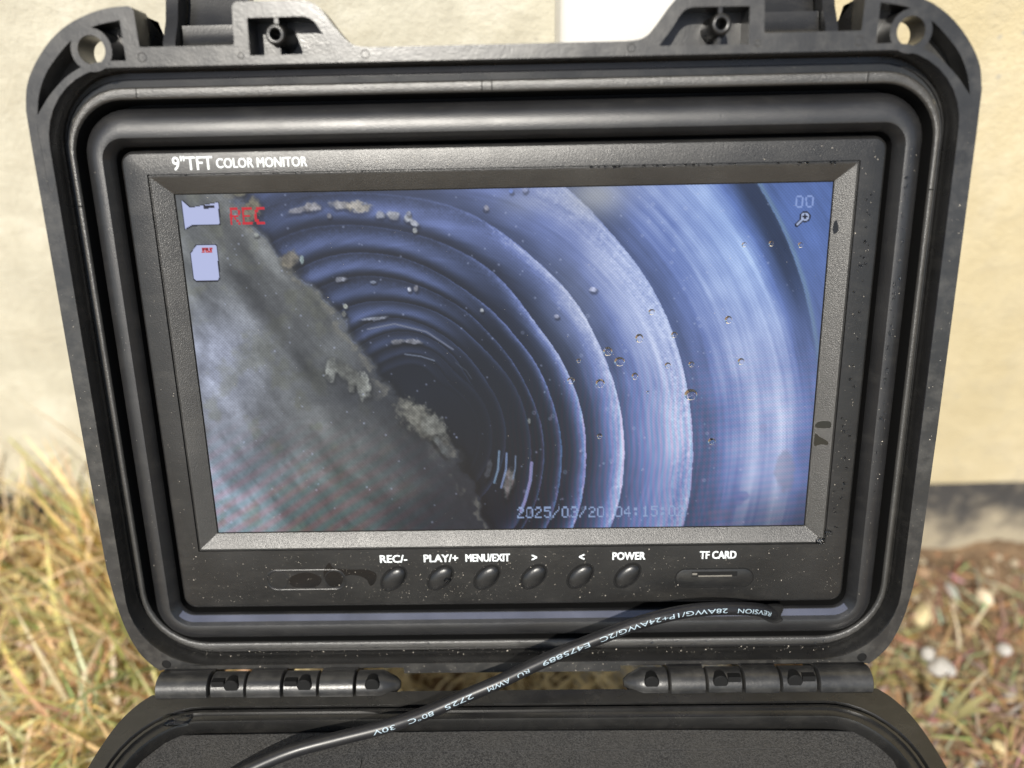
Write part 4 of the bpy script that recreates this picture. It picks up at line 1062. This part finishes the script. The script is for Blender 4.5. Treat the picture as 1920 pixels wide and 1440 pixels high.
class Blades:
    def __init__(s): s.V = []; s.F = []; s.C = []
    def blade(s, x, y, h, wd, az, lean, col, curl=1.0, z0=None, seg=5, flat=False):
        o = len(s.V); px, py, pz = x, y, (ground_z(x, y) if z0 is None else z0) - 0.002
        a = lean if flat else lean * 0.3; L = h / seg; sx, sy = -math.sin(az), math.cos(az)
        tw = random.uniform(-0.5, 0.5)
        for k in range(seg + 1):
            t = k / seg; ww = wd * (1 - t) ** 0.6 * (0.7 + 0.6 * min(1, 3 * t)) * 0.5 + 0.00008
            s.V += [(px - sx * ww, py - sy * ww, pz - tw * ww), (px + sx * ww, py + sy * ww, pz + tw * ww)]
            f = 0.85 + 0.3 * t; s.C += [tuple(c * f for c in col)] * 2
            if k < seg:
                a += random.uniform(-0.12, 0.12) if flat else lean * curl / seg * (0.5 + t)
                px += math.sin(a) * math.cos(az) * L; py += math.sin(a) * math.sin(az) * L; pz += math.cos(a) * L
                pz = max(pz, 0.0015)
                s.F.append((o + 2 * k, o + 2 * k + 1, o + 2 * k + 3, o + 2 * k + 2))
    def build(s, name, label, cat, material=None):
        me = bpy.data.meshes.new(name); me.from_pydata(s.V, [], s.F); me.shade_smooth()
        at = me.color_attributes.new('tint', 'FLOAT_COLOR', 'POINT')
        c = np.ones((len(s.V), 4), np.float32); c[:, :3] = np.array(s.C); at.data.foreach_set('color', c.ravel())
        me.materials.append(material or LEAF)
        o = bpy.data.objects.new(name, me); COL.objects.link(o); return tag(o, label, cat, kind='stuff') if label else o

def grass():
    B = Blades(); R = random.Random(3)
    # tussock left of the case
    for _ in range(2500):
        x = R.uniform(-0.46, -0.165); y = R.uniform(-0.03, 0.168)
        if x < -0.5 or fbm(x * 14, y * 14, 9, 2) < -0.25: continue
        tall = 0.045 + 0.065 * max(0, min(1, (y - 0.02) / 0.13))
        col = R.choice(STRAW) if R.random() < 0.90 + 0.12 * fbm(x * 8, y * 8, 4, 2) else R.choice(GREEN)
        az = R.uniform(0, 6.283)
        if x > -0.2 and y < 0.12 and math.cos(az) > 0.1: az = math.pi - az
        B.blade(x, y, tall * R.uniform(0.5, 1.35), R.uniform(0.0012, 0.0034), az, R.uniform(0.2, 1.9), tuple(c * R.uniform(0.8, 1.15) for c in col), R.uniform(0.6, 1.6))
    for _ in range(320):                 # taller pale stems along the wall
        x = R.uniform(-0.44, -0.18); y = R.uniform(0.09, 0.168)
        if x < -0.5: continue
        az = R.uniform(0, 6.283)
        if x > -0.21 and math.cos(az) > 0: az = math.pi - az
        B.blade(x, y, R.uniform(0.06, 0.125), R.uniform(0.001, 0.0026), az, R.uniform(0.15, 1.1), tuple(c * R.uniform(0.9, 1.15) for c in R.choice(STRAW)), R.uniform(0.5, 1.3), seg=6)
    # fallen straw beneath
    for _ in range(2600):
        x = R.uniform(-0.46, -0.14); y = R.uniform(-0.04, 0.168)
        B.blade(x, y, R.uniform(0.03, 0.09), R.uniform(0.0012, 0.003), R.uniform(0, 6.283), R.uniform(1.3, 1.7), tuple(c * R.uniform(0.7, 1.05) for c in R.choice(STRAW)), 0.5, z0=R.uniform(0.002, 0.018), flat=True)
    # sparse straw in the shade behind the case
    for _ in range(900):
        x = R.uniform(-0.13, 0.12); y = R.uniform(0.03, 0.16)
        B.blade(x, y, R.uniform(0.02, 0.05), R.uniform(0.0014, 0.003), R.uniform(0, 6.283), R.uniform(0.6, 1.7), (0.80, 0.70, 0.46), 0.8)
    B.build('grass', 'dry yellow and green grass growing left of the case', 'grass')
    B = Blades()
    for _ in range(3000):
        x = R.uniform(0.14, 0.42); y = R.uniform(-0.02, 0.165)
        if R.random() < max(0, (y - 0.075) * 11): continue
        B.blade(x, y, R.uniform(0.005, 0.026), R.uniform(0.0006, 0.0016), R.uniform(0, 6.283), R.uniform(1.45, 1.62), tuple(c * R.uniform(0.5, 1.0) for c in R.choice(TAN)), 0.4, z0=ground_z(x, y) + R.uniform(0.002, 0.005), flat=True)
    for _ in range(130):
        x = R.uniform(0.15, 0.40); y = R.uniform(-0.02, 0.11)
        B.blade(x, y, R.uniform(0.01, 0.03), R.uniform(0.0008, 0.0016), R.uniform(0, 6.283), R.uniform(0.3, 1.3), R.choice(TAN), 0.9)
    B.build('straw_litter', 'bits of dry straw lying on the soil right of the case', 'straw')
    B = Blades()
    for _ in range(1500):           # crumbs of soil and leaf
        x = R.uniform(0.14, 0.42); y = R.uniform(-0.02, 0.166); z = ground_z(x, y); s = R.uniform(0.0008, 0.0032)
        o = len(B.V); c = R.choice([(0.30, 0.19, 0.10), (0.20, 0.12, 0.07), (0.48, 0.38, 0.24), (0.55, 0.47, 0.34), (0.40, 0.22, 0.12)])
        for k in range(6):
            a = k * 1.047; B.V.append((x + s * math.cos(a) * R.uniform(.6, 1.2), y + s * math.sin(a) * R.uniform(.6, 1.2), z + R.uniform(-0.0003, 0.0006))); B.C.append(c)
        B.V.append((x, y, z + s * R.uniform(0.3, 0.9))); B.C.append(tuple(q * 1.1 for q in c))
        B.F += [(o + k, o + (k + 1) % 6, o + 6) for k in range(6)]
    B.build('soil_crumbs', 'loose crumbs of soil and leaf right of the case', 'soil')
grass()

def weed():
    R = random.Random(8); root = empty('weed', Matrix.Translation((0.204, 0.062, 0)))
    tag(root, 'small pale green weed with upright leaves right of the hinge', 'weed')
    for i, (dx, az, h, ln) in enumerate([(-0.010, 2.6, 0.024, 0.25), (-0.001, 1.2, 0.030, 0.15), (0.006, 0.4, 0.027, 0.4), (0.011, 0.2, 0.024, 0.8), (0.013, -0.5, 0.018, 0.9)]):
        B = Blades(); g = R.uniform(0.9, 1.15)
        B.blade(dx, R.uniform(-0.003, 0.003), h, 0.0040, az + 1.57 * 0, ln, (0.46 * g, 0.43 * g, 0.22 * g), 0.8, z0=0.002, seg=6)
        o = B.build('leaf', None, None); o.parent = root
weed()

def stone(x, y, r, label, col, seed, sq=(1, 1, 0.7)):
    R = random.Random(seed)
    bm = bmesh.new(); bmesh.ops.create_icosphere(bm, subdivisions=3, radius=1)
    for v in bm.verts:
        k = 1 + 0.28 * noise.noise(v.co * 1.3 + Vector((seed, 0, 0))) + 0.1 * noise.noise(v.co * 3.5 + Vector((0, seed, 0)))
        v.co = Vector((v.co.x * sq[0], v.co.y * sq[1], v.co.z * sq[2])) * k * r
    me = bpy.data.meshes.new('stone'); bm.to_mesh(me); bm.free(); me.shade_smooth()
    m = bpy.data.materials.get('stone_%s' % str(col))
    if not m: m = simple('stone_%s' % str(col), col, 0.8)
    me.materials.append(m)
    o = bpy.data.objects.new('stone', me); COL.objects.link(o)
    o.location = (x, y, ground_z(x, y) + r * 0.3); o.rotation_euler = (0, 0, R.uniform(0, 6.28))
    return tag(o, label, 'stone', 'stones on the soil')
W_, Y_, B_, G_ = (0.40, 0.385, 0.36), (0.50, 0.42, 0.24), (0.26, 0.17, 0.10), (0.28, 0.25, 0.22)
stone(0.2247, 0.1202, 0.0058, 'smooth yellowish stone by the case at the right edge of the lid', Y_, 1, (1.5, 0.8, 0.8))
stone(0.2190, 0.0860, 0.0055, 'lumpy white stone right of the hinge, lower of two', W_, 2, (1.1, 1, 0.9))
stone(0.2165, 0.0945, 0.0045, 'lumpy white stone right of the hinge, upper of two', W_, 3)
stone(0.2480, 0.1360, 0.0040, 'flat whitish chip near the foot of the wall', W_, 4, (1.6, 0.8, 0.5))
stone(0.2560, 0.0960, 0.0036, 'small whitish pebble at the right picture edge', W_, 5)
stone(0.2620, 0.1300, 0.0040, 'pale tan pebble near the footing at the right picture edge', (0.6, 0.5, 0.36), 6, (1.3, .9, .8))
stone(0.2350, 0.1480, 0.0045, 'brown pebble at the foot of the wall beside the lid', B_, 7)
stone(0.2440, 0.1090, 0.0036, 'brown pebble between the yellowish stone and the picture edge', B_, 8)
stone(0.2280, 0.0450, 0.0042, 'dull yellow pebble low at the right beside the case base', Y_, 9)
stone(0.2460, 0.0700, 0.0036, 'grey pebble right of the weed', G_, 10)
